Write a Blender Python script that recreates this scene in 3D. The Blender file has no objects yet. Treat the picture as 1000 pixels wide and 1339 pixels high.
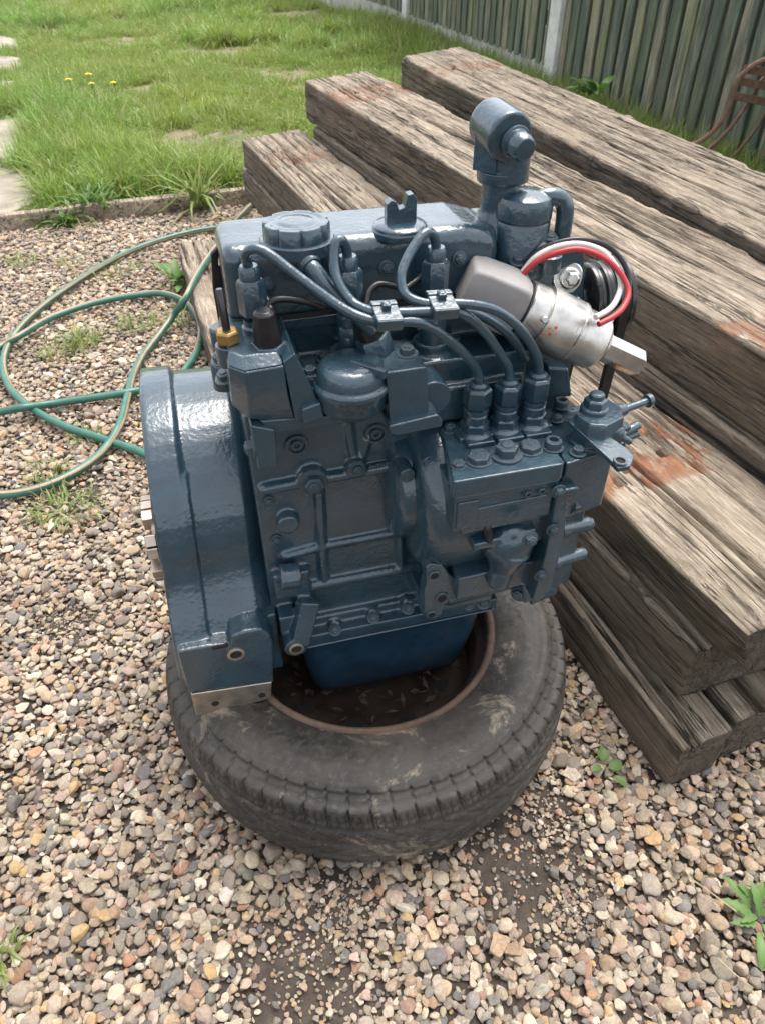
import bpy, bmesh, math, random
import numpy as np
from mathutils import Vector, Matrix, noise as mnoise

SC = bpy.context.scene
COL = SC.collection
rad = math.radians
random.seed(11)
RNG = np.random.default_rng(11)

# ------------------------------------------------------------------ camera, sky, sun, exposure
CAM_H = 1.08
PITCH = rad(40.2)
FPX = 954.0
cam_d = bpy.data.cameras.new('camera')
cam = bpy.data.objects.new('camera', cam_d)
COL.objects.link(cam)
cam.location = (0, 0, CAM_H)
cam.rotation_euler = (math.pi / 2 - PITCH, 0, 0)
cam_d.sensor_fit = 'VERTICAL'
cam_d.sensor_height = 36.0
cam_d.lens = 36.0 * FPX / 1339.0
cam_d.clip_start = 0.02
cam_d.clip_end = 400
cam_d.dof.use_dof = True
cam_d.dof.focus_distance = 1.02
cam_d.dof.aperture_fstop = 11
SC.camera = cam

world = bpy.data.worlds.new('World')
SC.world = world
world.use_nodes = True
wn = world.node_tree
for n in list(wn.nodes):
    wn.nodes.remove(n)
w_out = wn.nodes.new('ShaderNodeOutputWorld')
w_bg = wn.nodes.new('ShaderNodeBackground')
w_sky = wn.nodes.new('ShaderNodeTexSky')
w_sky.sky_type = 'NISHITA'
w_sky.sun_disc = False
SUN_EL, SUN_AZ = rad(70), rad(30)          # azimuth clockwise from +Y
w_sky.sun_elevation = SUN_EL
w_sky.sun_rotation = SUN_AZ
w_sky.air_density = 1.0
w_sky.dust_density = 3.5
w_sky.ozone_density = 1.0
w_hsv = wn.nodes.new('ShaderNodeHueSaturation')   # thin bright cloud: the sky is nearly colourless
w_hsv.inputs['Saturation'].default_value = 0.28
w_bg.inputs['Strength'].default_value = 0.15
wn.links.new(w_sky.outputs[0], w_hsv.inputs['Color'])
wn.links.new(w_hsv.outputs[0], w_bg.inputs['Color'])
wn.links.new(w_bg.outputs[0], w_out.inputs[0])

sun_d = bpy.data.lights.new('sun', 'SUN')
sun_d.energy = 0.95
sun_d.angle = rad(34)
sun_d.color = (1.0, 0.965, 0.91)
sun = bpy.data.objects.new('sun', sun_d)
COL.objects.link(sun)
sdir = Vector((math.sin(SUN_AZ) * math.cos(SUN_EL), math.cos(SUN_AZ) * math.cos(SUN_EL), math.sin(SUN_EL)))
sun.rotation_euler = sdir.to_track_quat('Z', 'Y').to_euler()

SC.view_settings.view_transform = 'Standard'
SC.view_settings.look = 'None'
SC.view_settings.gamma = 1.0
SC.view_settings.exposure = 1.55
SC.view_settings.use_curve_mapping = False
SC.cycles.use_denoising = True
SC.cycles.denoiser = 'OPENIMAGEDENOISE'
SC.cycles.denoising_input_passes = 'RGB_ALBEDO_NORMAL'
SC.cycles.denoising_prefilter = 'NONE'
SC.cycles.sample_clamp_indirect = 4.0
SC.cycles.use_adaptive_sampling = False

# ------------------------------------------------------------------ measuring: photo pixel (1000x1339) -> place in the world
_F = np.array([0, math.cos(PITCH), -math.sin(PITCH)])
_U = np.array([0, math.sin(PITCH), math.cos(PITCH)])
_R = np.array([1.0, 0, 0])
_C = np.array([0, 0, CAM_H])
def ray(x, y):
    return _R * (x - 500) / FPX + _F - _U * (y - 669.5) / FPX
def at_z(x, y, z):
    d = ray(x, y)
    return _C + d * (z - CAM_H) / d[2]
def to_px(P):
    q = np.asarray(P, float) - _C
    z = q @ _F
    return 500 + FPX * (q @ _R) / z, 669.5 - FPX * (q @ _U) / z, z
YAW = rad(15)
EX = np.array([math.cos(YAW), math.sin(YAW), 0])
EY = np.array([-math.sin(YAW), math.cos(YAW), 0])
EO = np.array([-.2718, .6059, 0])
def e2w(P):
    return EO + EX * P[0] + EY * P[1] + np.array([0, 0, P[2]])
def w2e(P):
    d = np.asarray(P) - EO
    return np.array([d @ EX, d @ EY, d[2]])
def Q(x, y, Y):            # engine frame, on the upright plane Y
    d = ray(x, y)
    return w2e(_C + d * (((EO + EY * Y) - _C) @ EY) / (d @ EY))
def QX(x, y, X):
    d = ray(x, y)
    return w2e(_C + d * (((EO + EX * X) - _C) @ EX) / (d @ EX))
def QZ(x, y, Z):
    return w2e(at_z(x, y, Z))

# ------------------------------------------------------------------ node helpers
def new_mat(name):
    m = bpy.data.materials.new(name)
    m.use_nodes = True
    nt = m.node_tree
    for n in list(nt.nodes):
        nt.nodes.remove(n)
    o = nt.nodes.new('ShaderNodeOutputMaterial')
    b = nt.nodes.new('ShaderNodeBsdfPrincipled')
    nt.links.new(b.outputs[0], o.inputs[0])
    return m, nt, b
class N:
    """short hand for a node tree"""
    def __init__(s, nt):
        s.nt = nt
    def new(s, t, **kw):
        n = s.nt.nodes.new(t)
        for k, v in kw.items():
            setattr(n, k, v)
        return n
    def link(s, a, b):
        s.nt.links.new(a, b)
    def coord(s, kind='Object', scale=(1, 1, 1), loc=(0, 0, 0)):
        t = s.new('ShaderNodeTexCoord')
        m = s.new('ShaderNodeMapping')
        m.inputs['Scale'].default_value = scale
        m.inputs['Location'].default_value = loc
        s.link(t.outputs[kind], m.inputs['Vector'])
        return m.outputs[0]
    def noise(s, vec, scale, detail=4, rough=.55, dist=0):
        n = s.new('ShaderNodeTexNoise')
        n.inputs['Scale'].default_value = scale
        n.inputs['Detail'].default_value = detail
        n.inputs['Roughness'].default_value = rough
        n.inputs['Distortion'].default_value = dist
        if vec is not None:
            s.link(vec, n.inputs['Vector'])
        return n.outputs[0]
    def ramp(s, fac, stops, interp='LINEAR'):
        r = s.new('ShaderNodeValToRGB')
        cr = r.color_ramp
        cr.interpolation = interp
        while len(cr.elements) > 1:
            cr.elements.remove(cr.elements[-1])
        for i, (p, c) in enumerate(stops):
            e = cr.elements[0] if i == 0 else cr.elements.new(p)
            e.position = p
            e.color = (*c, 1) if not isinstance(c, (int, float)) else (c, c, c, 1)
        s.link(fac, r.inputs[0])
        return r.outputs[0]
    def mix(s, fac, a, b, mode='MIX'):
        m = s.new('ShaderNodeMix', data_type='RGBA', blend_type=mode)
        for sock, v in ((m.inputs[0], fac), (m.inputs[6], a), (m.inputs[7], b)):
            if isinstance(v, (int, float)):
                sock.default_value = v
            elif isinstance(v, tuple):
                sock.default_value = (*v, 1)
            else:
                s.link(v, sock)
        return m.outputs[2]
    def math(s, op, a, b=0.0, clamp=False):
        m = s.new('ShaderNodeMath', operation=op, use_clamp=clamp)
        for sock, v in ((m.inputs[0], a), (m.inputs[1], b)):
            if isinstance(v, (int, float)):
                sock.default_value = v
            else:
                s.link(v, sock)
        return m.outputs[0]
    def attr(s, name, kind='GEOMETRY'):
        a = s.new('ShaderNodeAttribute', attribute_name=name, attribute_type=kind)
        return a
    def bump(s, h, strength, dist, normal=None):
        b = s.new('ShaderNodeBump')
        b.inputs['Strength'].default_value = strength
        b.inputs['Distance'].default_value = dist
        s.link(h, b.inputs['Height'])
        if normal is not None:
            s.link(normal, b.inputs['Normal'])
        return b.outputs[0]

def simple_mat(name, color, rough=.5, metal=0.0, vary=.25, nscale=60, bump=0.0, bdist=.001, bscale=None, coat=0.0, rvary=.12):
    m, nt, b = new_mat(name)
    g = N(nt)
    v = g.coord('Object')
    f = g.noise(v, nscale, 5, .6)
    lo = tuple(c * (1 - vary) for c in color)
    hi = tuple(min(1, c * (1 + vary)) for c in color)
    g.link(g.ramp(f, [(.3, lo), (.7, hi)]), b.inputs['Base Color'])
    r = g.ramp(g.noise(v, nscale * .6, 3), [(.3, max(.02, rough - rvary)), (.7, min(1, rough + rvary))])
    g.link(r, b.inputs['Roughness'])
    b.inputs['Metallic'].default_value = metal
    b.inputs['Coat Weight'].default_value = coat
    if bump:
        g.link(g.bump(g.noise(v, bscale or nscale * 3, 3), bump, bdist), b.inputs['Normal'])
    return m

def paint_mat(name, base, rough, peel=.35):
    """thick brushed gloss enamel over rough casting: orange peel, runs, thin dusty film"""
    m, nt, b = new_mat(name)
    g = N(nt)
    v = g.coord('Object')
    f = g.noise(v, 22, 5, .65)
    lo = tuple(c * .78 for c in base)
    hi = tuple(c * 1.25 for c in base)
    col = g.ramp(f, [(.3, lo), (.7, hi)])
    dust = g.ramp(g.noise(v, 9, 6, .7, .4), [(.5, 0.0), (.78, .10)])
    col = g.mix(dust, col, (.12, .125, .125))
    spk = g.ramp(g.noise(v, 300, 2, .5), [(.72, 0.0), (.78, .25)])
    col = g.mix(spk, col, (.02, .022, .024))
    g.link(col, b.inputs['Base Color'])
    rr = g.ramp(g.noise(v, 35, 4), [(.3, max(.05, rough - .08)), (.7, rough + .14)])
    g.link(rr, b.inputs['Roughness'])
    b.inputs['Coat Weight'].default_value = .8
    b.inputs['Coat Roughness'].default_value = .11
    h = g.noise(v, 170, 2, .5)
    n1 = g.bump(h, peel, .0012)
    n2 = g.bump(g.noise(v, 38, 3, .5), .22, .004, n1)
    g.link(n2, b.inputs['Normal'])
    g.link(n1, b.inputs['Coat Normal'])
    return m

M = {}
M['paint'] = paint_mat('engine_paint', (.0175, .043, .061), .30, .5)
M['pan'] = paint_mat('pan_paint', (.008, .029, .052), .36, .15)
M['gasket'] = simple_mat('black_gasket', (.012, .012, .013), .6)
M['black'] = simple_mat('black_plastic', (.010, .010, .011), .34, bump=.1)
M['rubber'] = simple_mat('grey_rubber_boot', (.26, .242, .232), .6, vary=.12, nscale=30, bump=.15, bscale=300)
M['alu'] = simple_mat('cast_aluminium', (.56, .54, .50), .36, .95, vary=.28, nscale=40, bump=.2, bscale=200)
M['zinc'] = simple_mat('zinc_steel', (.54, .54, .52), .25, 1.0, vary=.15, nscale=90)
M['bare'] = simple_mat('machined_steel', (.42, .36, .30), .38, .85, vary=.3, nscale=50, bump=.15, bscale=400)
M['brass'] = simple_mat('brass', (.40, .255, .095), .40, .9, vary=.2, nscale=80)
M['red'] = simple_mat('red_wire', (.36, .02, .022), .4, vary=.1)
M['white'] = simple_mat('white_wire', (.60, .57, .52), .4, vary=.15)
M['pulley'] = simple_mat('black_pulley', (.010, .010, .011), .28, vary=.2, coat=.3)
M['hole'] = simple_mat('bore_shade', (.010, .009, .008), .9)  # matte black painted as the shade inside holes that are not cut
M['mark'] = simple_mat('red_paint_mark', (.5, .07, .03), .5)

# ------------------------------------------------------------------ mesh builder
def vec(p):
    return np.array(p, float)
def frame(d):
    d = vec(d); d = d / np.linalg.norm(d)
    a = np.array([0, 0, 1.0]) if abs(d[2]) < .9 else np.array([1.0, 0, 0])
    u = np.cross(a, d); u /= np.linalg.norm(u)
    return u, np.cross(d, u), d
def spline(pts, n=8):
    P = [vec(p) for p in pts]
    P = [2 * P[0] - P[1]] + P + [2 * P[-1] - P[-2]]
    out = []
    for i in range(1, len(P) - 2):
        p0, p1, p2, p3 = P[i - 1:i + 3]
        for k in range(n):
            t = k / n
            out.append(.5 * ((2 * p1) + (-p0 + p2) * t + (2 * p0 - 5 * p1 + 4 * p2 - p3) * t * t + (-p0 + 3 * p1 - 3 * p2 + p3) * t ** 3))
    out.append(P[-2])
    return out
class G:
    def __init__(s):
        s.v = []; s.f = []
    def add(s, vs, fs):
        o = len(s.v)
        s.v.extend([tuple(map(float, p)) for p in vs])
        s.f.extend([tuple(i + o for i in f) for f in fs])
        return s
    def box(s, x0, x1, y0, y1, z0, z1):
        vs = [(x, y, z) for z in (z0, z1) for y in (y0, y1) for x in (x0, x1)]
        return s.add(vs, [(0, 2, 3, 1), (4, 5, 7, 6), (0, 1, 5, 4), (2, 6, 7, 3), (0, 4, 6, 2), (1, 3, 7, 5)])
    def obox(s, c, u, v, w, a, b, d):
        """box about c, half sizes a,b,d along axes u,v,w"""
        c, u, v, w = map(vec, (c, u, v, w))
        vs = [c + u * a * i + v * b * j + w * d * k for k in (-1, 1) for j in (-1, 1) for i in (-1, 1)]
        return s.add(vs, [(0, 2, 3, 1), (4, 5, 7, 6), (0, 1, 5, 4), (2, 6, 7, 3), (0, 4, 6, 2), (1, 3, 7, 5)])
    def bar(s, p0, p1, a, b, up=(0, 0, 1)):
        p0, p1 = vec(p0), vec(p1)
        d = p1 - p0; L = np.linalg.norm(d); d /= L
        u = np.cross(vec(up), d); u /= np.linalg.norm(u)
        w = np.cross(d, u)
        return s.obox((p0 + p1) / 2, u, d, w, a, L / 2, b)
    def prism(s, lo, hi):
        """two matching outlines (lists of 3-D points) joined"""
        n = len(lo)
        s.add(list(lo) + list(hi), [tuple(range(n))[::-1], tuple(range(n, 2 * n))] + [(i, (i + 1) % n, n + (i + 1) % n, n + i) for i in range(n)])
        return s
    def slab_y(s, pts_xz, y0, y1):
        return s.prism([(x, y0, z) for x, z in pts_xz], [(x, y1, z) for x, z in pts_xz])
    def slab_z(s, pts_xy, z0, z1):
        return s.prism([(x, y, z0) for x, y in pts_xy], [(x, y, z1) for x, y in pts_xy])
    def slab_x(s, pts_yz, x0, x1):
        return s.prism([(x0, y, z) for y, z in pts_yz], [(x1, y, z) for y, z in pts_yz])
    def loft(s, rings, cap=True):
        n = len(rings[0]); o = []
        vs = [p for r in rings for p in r]
        fs = []
        for k in range(len(rings) - 1):
            for i in range(n):
                j = (i + 1) % n
                fs.append((k * n + i, k * n + j, (k + 1) * n + j, (k + 1) * n + i))
        if cap:
            fs.append(tuple(range(n))[::-1])
            fs.append(tuple(range((len(rings) - 1) * n, len(rings) * n)))
        return s.add(vs, fs)
    def cyl(s, p0, p1, r, r1=None, n=28, rot=0.0):
        r1 = r if r1 is None else r1
        p0, p1 = vec(p0), vec(p1)
        u, v, d = frame(p1 - p0)
        a = [rot + 2 * math.pi * i / n for i in range(n)]
        return s.loft([[p0 + r * (math.cos(t) * u + math.sin(t) * v) for t in a], [p1 + r1 * (math.cos(t) * u + math.sin(t) * v) for t in a]])
    def lathe(s, o, d, prof, n=40, rot=0.0):
        """prof: list of (along, radius)"""
        o = vec(o); u, v, d = frame(d)
        a = [rot + 2 * math.pi * i / n for i in range(n)]
        return s.loft([[o + d * h + max(r, 1e-4) * (math.cos(t) * u + math.sin(t) * v) for t in a] for h, r in prof])
    def tube(s, pts, r, n=12, smooth=8):
        P = spline(pts, smooth) if smooth else [vec(p) for p in pts]
        rings = []
        u = None
        for i, p in enumerate(P):
            d = P[min(i + 1, len(P) - 1)] - P[max(i - 1, 0)]
            d = d / (np.linalg.norm(d) + 1e-9)
            if u is None:
                u, v, _ = frame(d)
            else:
                u = u - d * (u @ d); u /= np.linalg.norm(u); v = np.cross(d, u)
            rr = r(i / (len(P) - 1)) if callable(r) else r
            rings.append([p + rr * (math.cos(t) * u + math.sin(t) * v) for t in (2 * math.pi * k / n for k in range(n))])
        return s.loft(rings)
    def ball(s, c, rx, ry=None, rz=None, n=20, m=12):
        ry = ry or rx; rz = rz or rx
        rings = []
        for j in range(1, m):
            t = math.pi * j / m
            rings.append([(c[0] + rx * math.sin(t) * math.cos(a), c[1] + ry * math.sin(t) * math.sin(a), c[2] - rz * math.cos(t)) for a in (2 * math.pi * i / n for i in range(n))])
        return s.loft(rings)
    def build(s, name, mat, parent=None, bevel=0.0, seg=2, remesh=0.0, smooth_it=3, sharp=38, label=None, kind=None, sub=0):
        me = bpy.data.meshes.new(name)
        me.from_pydata(s.v, [], s.f)
        bm = bmesh.new(); bm.from_mesh(me)
        bmesh.ops.recalc_face_normals(bm, faces=bm.faces)
        for f in bm.faces:
            f.smooth = True
        if not remesh:
            lim = rad(sharp)
            for e in bm.edges:
                if len(e.link_faces) == 2 and e.calc_face_angle(0) > lim:
                    e.smooth = False
        bm.to_mesh(me); bm.free()
        me.materials.append(mat)
        o = bpy.data.objects.new(name, me)
        COL.objects.link(o)
        if parent is not None:
            o.parent = parent
        if remesh:
            r = o.modifiers.new('remesh', 'REMESH'); r.mode = 'VOXEL'; r.voxel_size = remesh; r.use_smooth_shade = True
            k = o.modifiers.new('smooth', 'SMOOTH'); k.factor = .5; k.iterations = smooth_it
        elif bevel:
            for e in me.edges:
                e.use_edge_sharp = e.use_edge_sharp
            b = o.modifiers.new('bevel', 'BEVEL'); b.width = bevel; b.segments = seg; b.limit_method = 'ANGLE'; b.angle_limit = rad(35)
            b.harden_normals = True; b.use_clamp_overlap = True
        if label: o['label'] = label
        if kind: o['kind'] = kind
        return o

def tag(o, label=None, cat=None, group=None, kind=None):
    if label: o['label'] = label
    if cat: o['category'] = cat
    if group: o['group'] = group
    if kind: o['kind'] = kind
    return o
def empty(name, loc=(0, 0, 0), rz=0.0):
    o = bpy.data.objects.new(name, None)
    COL.objects.link(o)
    o.location = loc; o.rotation_euler = (0, 0, rz)
    o.empty_display_size = .1
    return o

# value noise for shaping meshes
_H = RNG.random(65536)
def vnoise(x, y, z=0.0):
    x, y, z = np.broadcast_arrays(np.asarray(x, float), np.asarray(y, float), np.asarray(z, float))
    xi, yi, zi = np.floor(x).astype(int), np.floor(y).astype(int), np.floor(z).astype(int)
    fx, fy, fz = x - xi, y - yi, z - zi
    fx, fy, fz = (t * t * (3 - 2 * t) for t in (fx, fy, fz))
    h = lambda a, b, c: _H[(a * 7349 + b * 19391 + c * 30011) & 65535]
    r = 0
    for i in (0, 1):
        for j in (0, 1):
            for k in (0, 1):
                r = r + h(xi + i, yi + j, zi + k) * (fx if i else 1 - fx) * (fy if j else 1 - fy) * (fz if k else 1 - fz)
    return r * 2 - 1
def fbm(x, y, z=0.0, o=4):
    r = 0; a = 1.0; t = 0
    for i in range(o):
        f = 2.0 ** i
        r = r + a * vnoise(np.asarray(x) * f + 17.3 * i, np.asarray(y) * f + 5.1 * i, np.asarray(z) * f); t += a; a *= .5
    return r / t
# ------------------------------------------------------------------ outdoor materials
def soil_mat():
    m, nt, b = new_mat('soil')
    g = N(nt)
    v = g.coord('Object')
    c = g.ramp(g.noise(v, 30, 8, .7), [(.3, (.040, .031, .024)), (.55, (.078, .060, .045)), (.75, (.13, .105, .08))])
    g.link(c, b.inputs['Base Color'])
    b.inputs['Roughness'].default_value = .95
    h = g.noise(v, 140, 6, .7)
    g.link(g.bump(h, .8, .006), b.inputs['Normal'])
    return m
M['soil'] = soil_mat()
def lawn_mat():
    m, nt, b = new_mat('lawn_soil')
    g = N(nt)
    v = g.coord('Object')
    thatch = g.ramp(g.noise(v, 70, 6, .7), [(.3, (.10, .085, .045)), (.55, (.23, .19, .115)), (.75, (.34, .28, .18))])
    green = g.ramp(g.noise(v, 50, 6, .7), [(.3, (.045, .075, .018)), (.7, (.12, .16, .045))])
    f = g.ramp(g.noise(v, 1.6, 5, .6), [(.30, 0.0), (.46, 1.0)])
    g.link(g.mix(f, green, thatch), b.inputs['Base Color'])
    b.inputs['Roughness'].default_value = .95
    g.link(g.bump(g.noise(v, 120, 6, .7), .8, .01), b.inputs['Normal'])
    return m
M['lawn'] = lawn_mat()
def stone_mat(name, tint_node):
    m, nt, b = new_mat(name)
    g = N(nt)
    if tint_node == 'INST':
        tint = g.attr('tint', 'INSTANCER').outputs['Color']
    else:
        tint = g.new('ShaderNodeObjectInfo').outputs['Color']
    v = g.coord('Object')
    f = g.noise(v, 2.2, 6, .65, .6)
    k = g.ramp(f, [(.25, .62), (.5, .95), (.75, 1.28)])
    c = g.mix(1.0, tint, k, 'MULTIPLY')
    sp = g.ramp(g.noise(v, 26, 3, .6), [(.62, 0.0), (.72, .35)])
    c = g.mix(sp, c, (.55, .50, .43))
    sp2 = g.ramp(g.noise(v, 18, 3, .6), [(.28, .45), (.38, 0.0)])
    c = g.mix(sp2, c, (.09, .07, .055))
    g.link(c, b.inputs['Base Color'])
    b.inputs['Roughness'].default_value = .68
    g.link(g.bump(g.noise(v, 9, 6, .7), .45, .12), b.inputs['Normal'])
    return m
M['pebble_i'] = stone_mat('pebble_scatter', 'INST')
M['pebble_o'] = stone_mat('pebble_single', 'OBJ')
def leaf_mat(name, lo, hi, inst=False, trans=.35):
    m, nt, b = new_mat(name)
    g = N(nt)
    v = g.coord('Object')
    f = g.noise(v, 14 if not inst else 9, 4, .6)
    c = g.ramp(f, [(.3, lo), (.7, hi)])
    if inst:
        c = g.mix(1.0, c, g.attr('tint', 'INSTANCER').outputs['Color'], 'MULTIPLY')
    c = g.mix(g.attr('dry').outputs['Fac'], c, (.36, .30, .15))
    g.link(c, b.inputs['Base Color'])
    b.inputs['Roughness'].default_value = .48
    t = g.new('ShaderNodeBsdfTranslucent')
    g.link(c, t.inputs[0])
    mx = g.new('ShaderNodeMixShader')
    mx.inputs[0].default_value = trans
    g.link(b.outputs[0], mx.inputs[1]); g.link(t.outputs[0], mx.inputs[2])
    o = next(n for n in nt.nodes if n.type == 'OUTPUT_MATERIAL')
    g.link(mx.outputs[0], o.inputs[0])
    return m
M['grass'] = leaf_mat('grass_blades', (.11, .215, .03), (.235, .375, .075), True)
M['tuft'] = leaf_mat('tuft_blades', (.13, .22, .04), (.25, .35, .09))
M['leaf'] = leaf_mat('weed_leaves', (.075, .16, .028), (.155, .27, .06))
M['yellow'] = simple_mat('yellow_petals', (.90, .70, .01), .6, vary=.1)
M['deadleaf'] = simple_mat('dead_leaf', (.33, .17, .06), .7)
def wood_mat():
    """weathered railway timber: silver grey top, dark creosote sides, rust print from the chairs"""
    m, nt, b = new_mat('sleeper_timber')
    g = N(nt)
    oi = g.new('ShaderNodeObjectInfo')
    t = g.new('ShaderNodeTexCoord')
    off = g.new('ShaderNodeVectorMath', operation='ADD')
    mul = g.new('ShaderNodeVectorMath', operation='SCALE')
    g.link(oi.outputs['Random'], mul.inputs['Scale']); mul.inputs[0].default_value = (7, 13, 5)
    g.link(t.outputs['Object'], off.inputs[0]); g.link(mul.outputs[0], off.inputs[1])
    def mp(scale):
        n = g.new('ShaderNodeMapping'); n.inputs['Scale'].default_value = scale
        g.link(off.outputs[0], n.inputs['Vector']); return n.outputs[0]
    wgt = g.attr('weather').outputs['Fac']
    endg = g.attr('endgrain').outputs['Fac']
    fine = g.noise(mp((190, 13.0, 190)), 1.0, 6, .74, .5)
    fibre = g.noise(mp((560, 42, 560)), 1.0, 4, .7, .3)
    fine = g.math('ADD', g.math('MULTIPLY', fine, .68), g.math('MULTIPLY', fibre, .32))
    line = g.noise(mp((26, .8, 26)), 1.0, 4, .55, .25)
    line2 = g.noise(mp((70, 2.2, 70)), 1.0, 4, .6, .3)
    crk = g.ramp(g.math('ABSOLUTE', g.math('SUBTRACT', line, .5)), [(.005, 1.0), (.016, 0.0)])
    crk2 = g.ramp(g.math('ABSOLUTE', g.math('SUBTRACT', line2, .52)), [(.006, .8), (.022, 0.0)])
    crk = g.math('MAXIMUM', crk, g.math('MULTIPLY', crk2, g.ramp(g.noise(mp((9, 3.5, 9)), 1.0, 3, .6), [(.48, 0.0), (.56, 1.0)])))
    gate = g.ramp(g.noise(mp((7, 2.2, 7)), 1.0, 3, .6), [(.40, 0.25), (.52, 1.0)])
    crk = g.math('MULTIPLY', crk, gate)
    mid = g.noise(mp((40, 4.0, 40)), 1.0, 6, .65, .8)
    big = g.noise(mp((6, 1.6, 6)), 1.0, 5, .65, .5)
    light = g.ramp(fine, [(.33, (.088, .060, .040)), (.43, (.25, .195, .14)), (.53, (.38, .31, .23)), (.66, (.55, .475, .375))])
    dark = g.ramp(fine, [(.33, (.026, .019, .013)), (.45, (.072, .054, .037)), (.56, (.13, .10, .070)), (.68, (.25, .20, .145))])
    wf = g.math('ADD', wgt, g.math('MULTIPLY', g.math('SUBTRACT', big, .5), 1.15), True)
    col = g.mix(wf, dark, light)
    mott = g.ramp(g.noise(mp((12, 7, 12)), 1.0, 7, .72, .6), [(.46, 0.0), (.66, .60)])
    col = g.mix(mott, col, (.098, .070, .046))
    brown = g.ramp(mid, [(.48, 0.0), (.66, .45)])
    col = g.mix(brown, col, (.13, .088, .056))
    strk = g.ramp(mid, [(.31, .65), (.36, 0.0)])
    col = g.mix(strk, col, (.03, .022, .016))
    col = g.mix(g.math('MULTIPLY', crk, .9), col, (.018, .013, .010))
    moss = g.math('MULTIPLY', g.ramp(g.noise(mp((11, 4, 11)), 1.0, 6, .7), [(.55, 0.0), (.72, .45)]), g.math('SUBTRACT', 1.0, wgt, True))
    col = g.mix(moss, col, (.115, .12, .06))
    st = g.attr('stain').outputs['Fac']
    stn = g.math('MULTIPLY', st, g.ramp(g.noise(mp((22, 9, 22)), 1.0, 5, .65), [(.46, .0), (.52, 1.0)]), True)
    rust = g.ramp(g.noise(mp((40, 12, 40)), 1.0, 5, .7), [(.3, (.075, .038, .022)), (.5, (.20, .088, .042)), (.7, (.34, .17, .09))])
    col = g.mix(stn, col, rust)
    egc = g.ramp(g.noise(mp((60, 60, 60)), 1.0, 5, .7), [(.3, (.03, .022, .016)), (.7, (.13, .10, .072))])
    col = g.mix(g.math('MULTIPLY', endg, .75), col, egc)
    g.link(col, b.inputs['Base Color'])
    b.inputs['Roughness'].default_value = .86
    n0 = g.bump(crk, -1.0, .006) if False else g.bump(g.math('SUBTRACT', 1.0, crk), 1.0, .010)
    n1 = g.bump(fine, 1.0, .0045, n0)
    n2 = g.bump(mid, .55, .009, n1)
    g.link(n2, b.inputs['Normal'])
    return m
M['wood'] = wood_mat()
def fence_mat():
    m, nt, b = new_mat('fence_boards')
    g = N(nt)
    oi = g.new('ShaderNodeObjectInfo')
    t = g.new('ShaderNodeTexCoord')
    off = g.new('ShaderNodeVectorMath', operation='ADD')
    mul = g.new('ShaderNodeVectorMath', operation='SCALE')
    g.link(oi.outputs['Random'], mul.inputs['Scale']); mul.inputs[0].default_value = (37, 53, 91)
    g.link(t.outputs['Object'], off.inputs[0]); g.link(mul.outputs[0], off.inputs[1])
    def mp(scale):
        n = g.new('ShaderNodeMapping'); n.inputs['Scale'].default_value = scale
        g.link(off.outputs[0], n.inputs['Vector']); return n.outputs[0]
    fine = g.noise(mp((70, 70, 5.0)), 1.0, 6, .7)
    bare = g.ramp(fine, [(.3, (.14, .125, .085)), (.55, (.27, .245, .175)), (.75, (.42, .39, .29))])
    green = g.ramp(fine, [(.3, (.042, .058, .042)), (.7, (.10, .13, .095))])
    f = g.ramp(g.noise(mp((16, 16, 2.4)), 1.0, 6, .7, .4), [(.36, 0.0), (.56, 1.0)])
    rnd = g.ramp(oi.outputs['Random'], [(0.0, .0), (1.0, .95)])
    col = g.mix(g.math('SUBTRACT', f, rnd, True), green, bare)
    alg = g.ramp(g.noise(mp((9, 9, 1.6)), 1.0, 4, .6), [(.52, 0.0), (.68, .5)])
    col = g.mix(alg, col, (.25, .26, .10))
    brn = g.ramp(g.noise(mp((20, 20, 1.2)), 1.0, 4, .6), [(.58, 0.0), (.7, .7)])
    col = g.mix(brn, col, (.12, .085, .055))
    g.link(col, b.inputs['Base Color'])
    b.inputs['Roughness'].default_value = .85
    g.link(g.bump(fine, .6, .004), b.inputs['Normal'])
    return m
M['fence'] = fence_mat()
M['concrete'] = simple_mat('concrete', (.40, .39, .36), .85, vary=.2, nscale=14, bump=.4, bscale=120, bdist=.003)
M['post'] = simple_mat('pale_concrete_post', (.56, .55, .52), .85, vary=.18, nscale=14, bump=.4, bscale=120, bdist=.003)
M['slab'] = simple_mat('sandstone_slab', (.27, .235, .185), .85, vary=.35, nscale=7, bump=.5, bscale=60, bdist=.006)
M['iron'] = simple_mat('rusty_iron', (.13, .072, .048), .85, vary=.4, nscale=40, bump=.4, bscale=200)
M['rim'] = simple_mat('rusty_rim', (.042, .026, .018), .78, .35, vary=.5, nscale=26, bump=.5, bscale=180)
M['flange'] = simple_mat('rust_brown_flange', (.135, .088, .062), .75, .2, vary=.4, nscale=30, bump=.4, bscale=150)
M['hose'] = simple_mat('green_hose', (.034, .125, .092), .34, vary=.18, nscale=25, bump=.1)
M['stripe'] = simple_mat('tan_stripe', (.33, .225, .135), .45, vary=.15, nscale=40)
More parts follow.
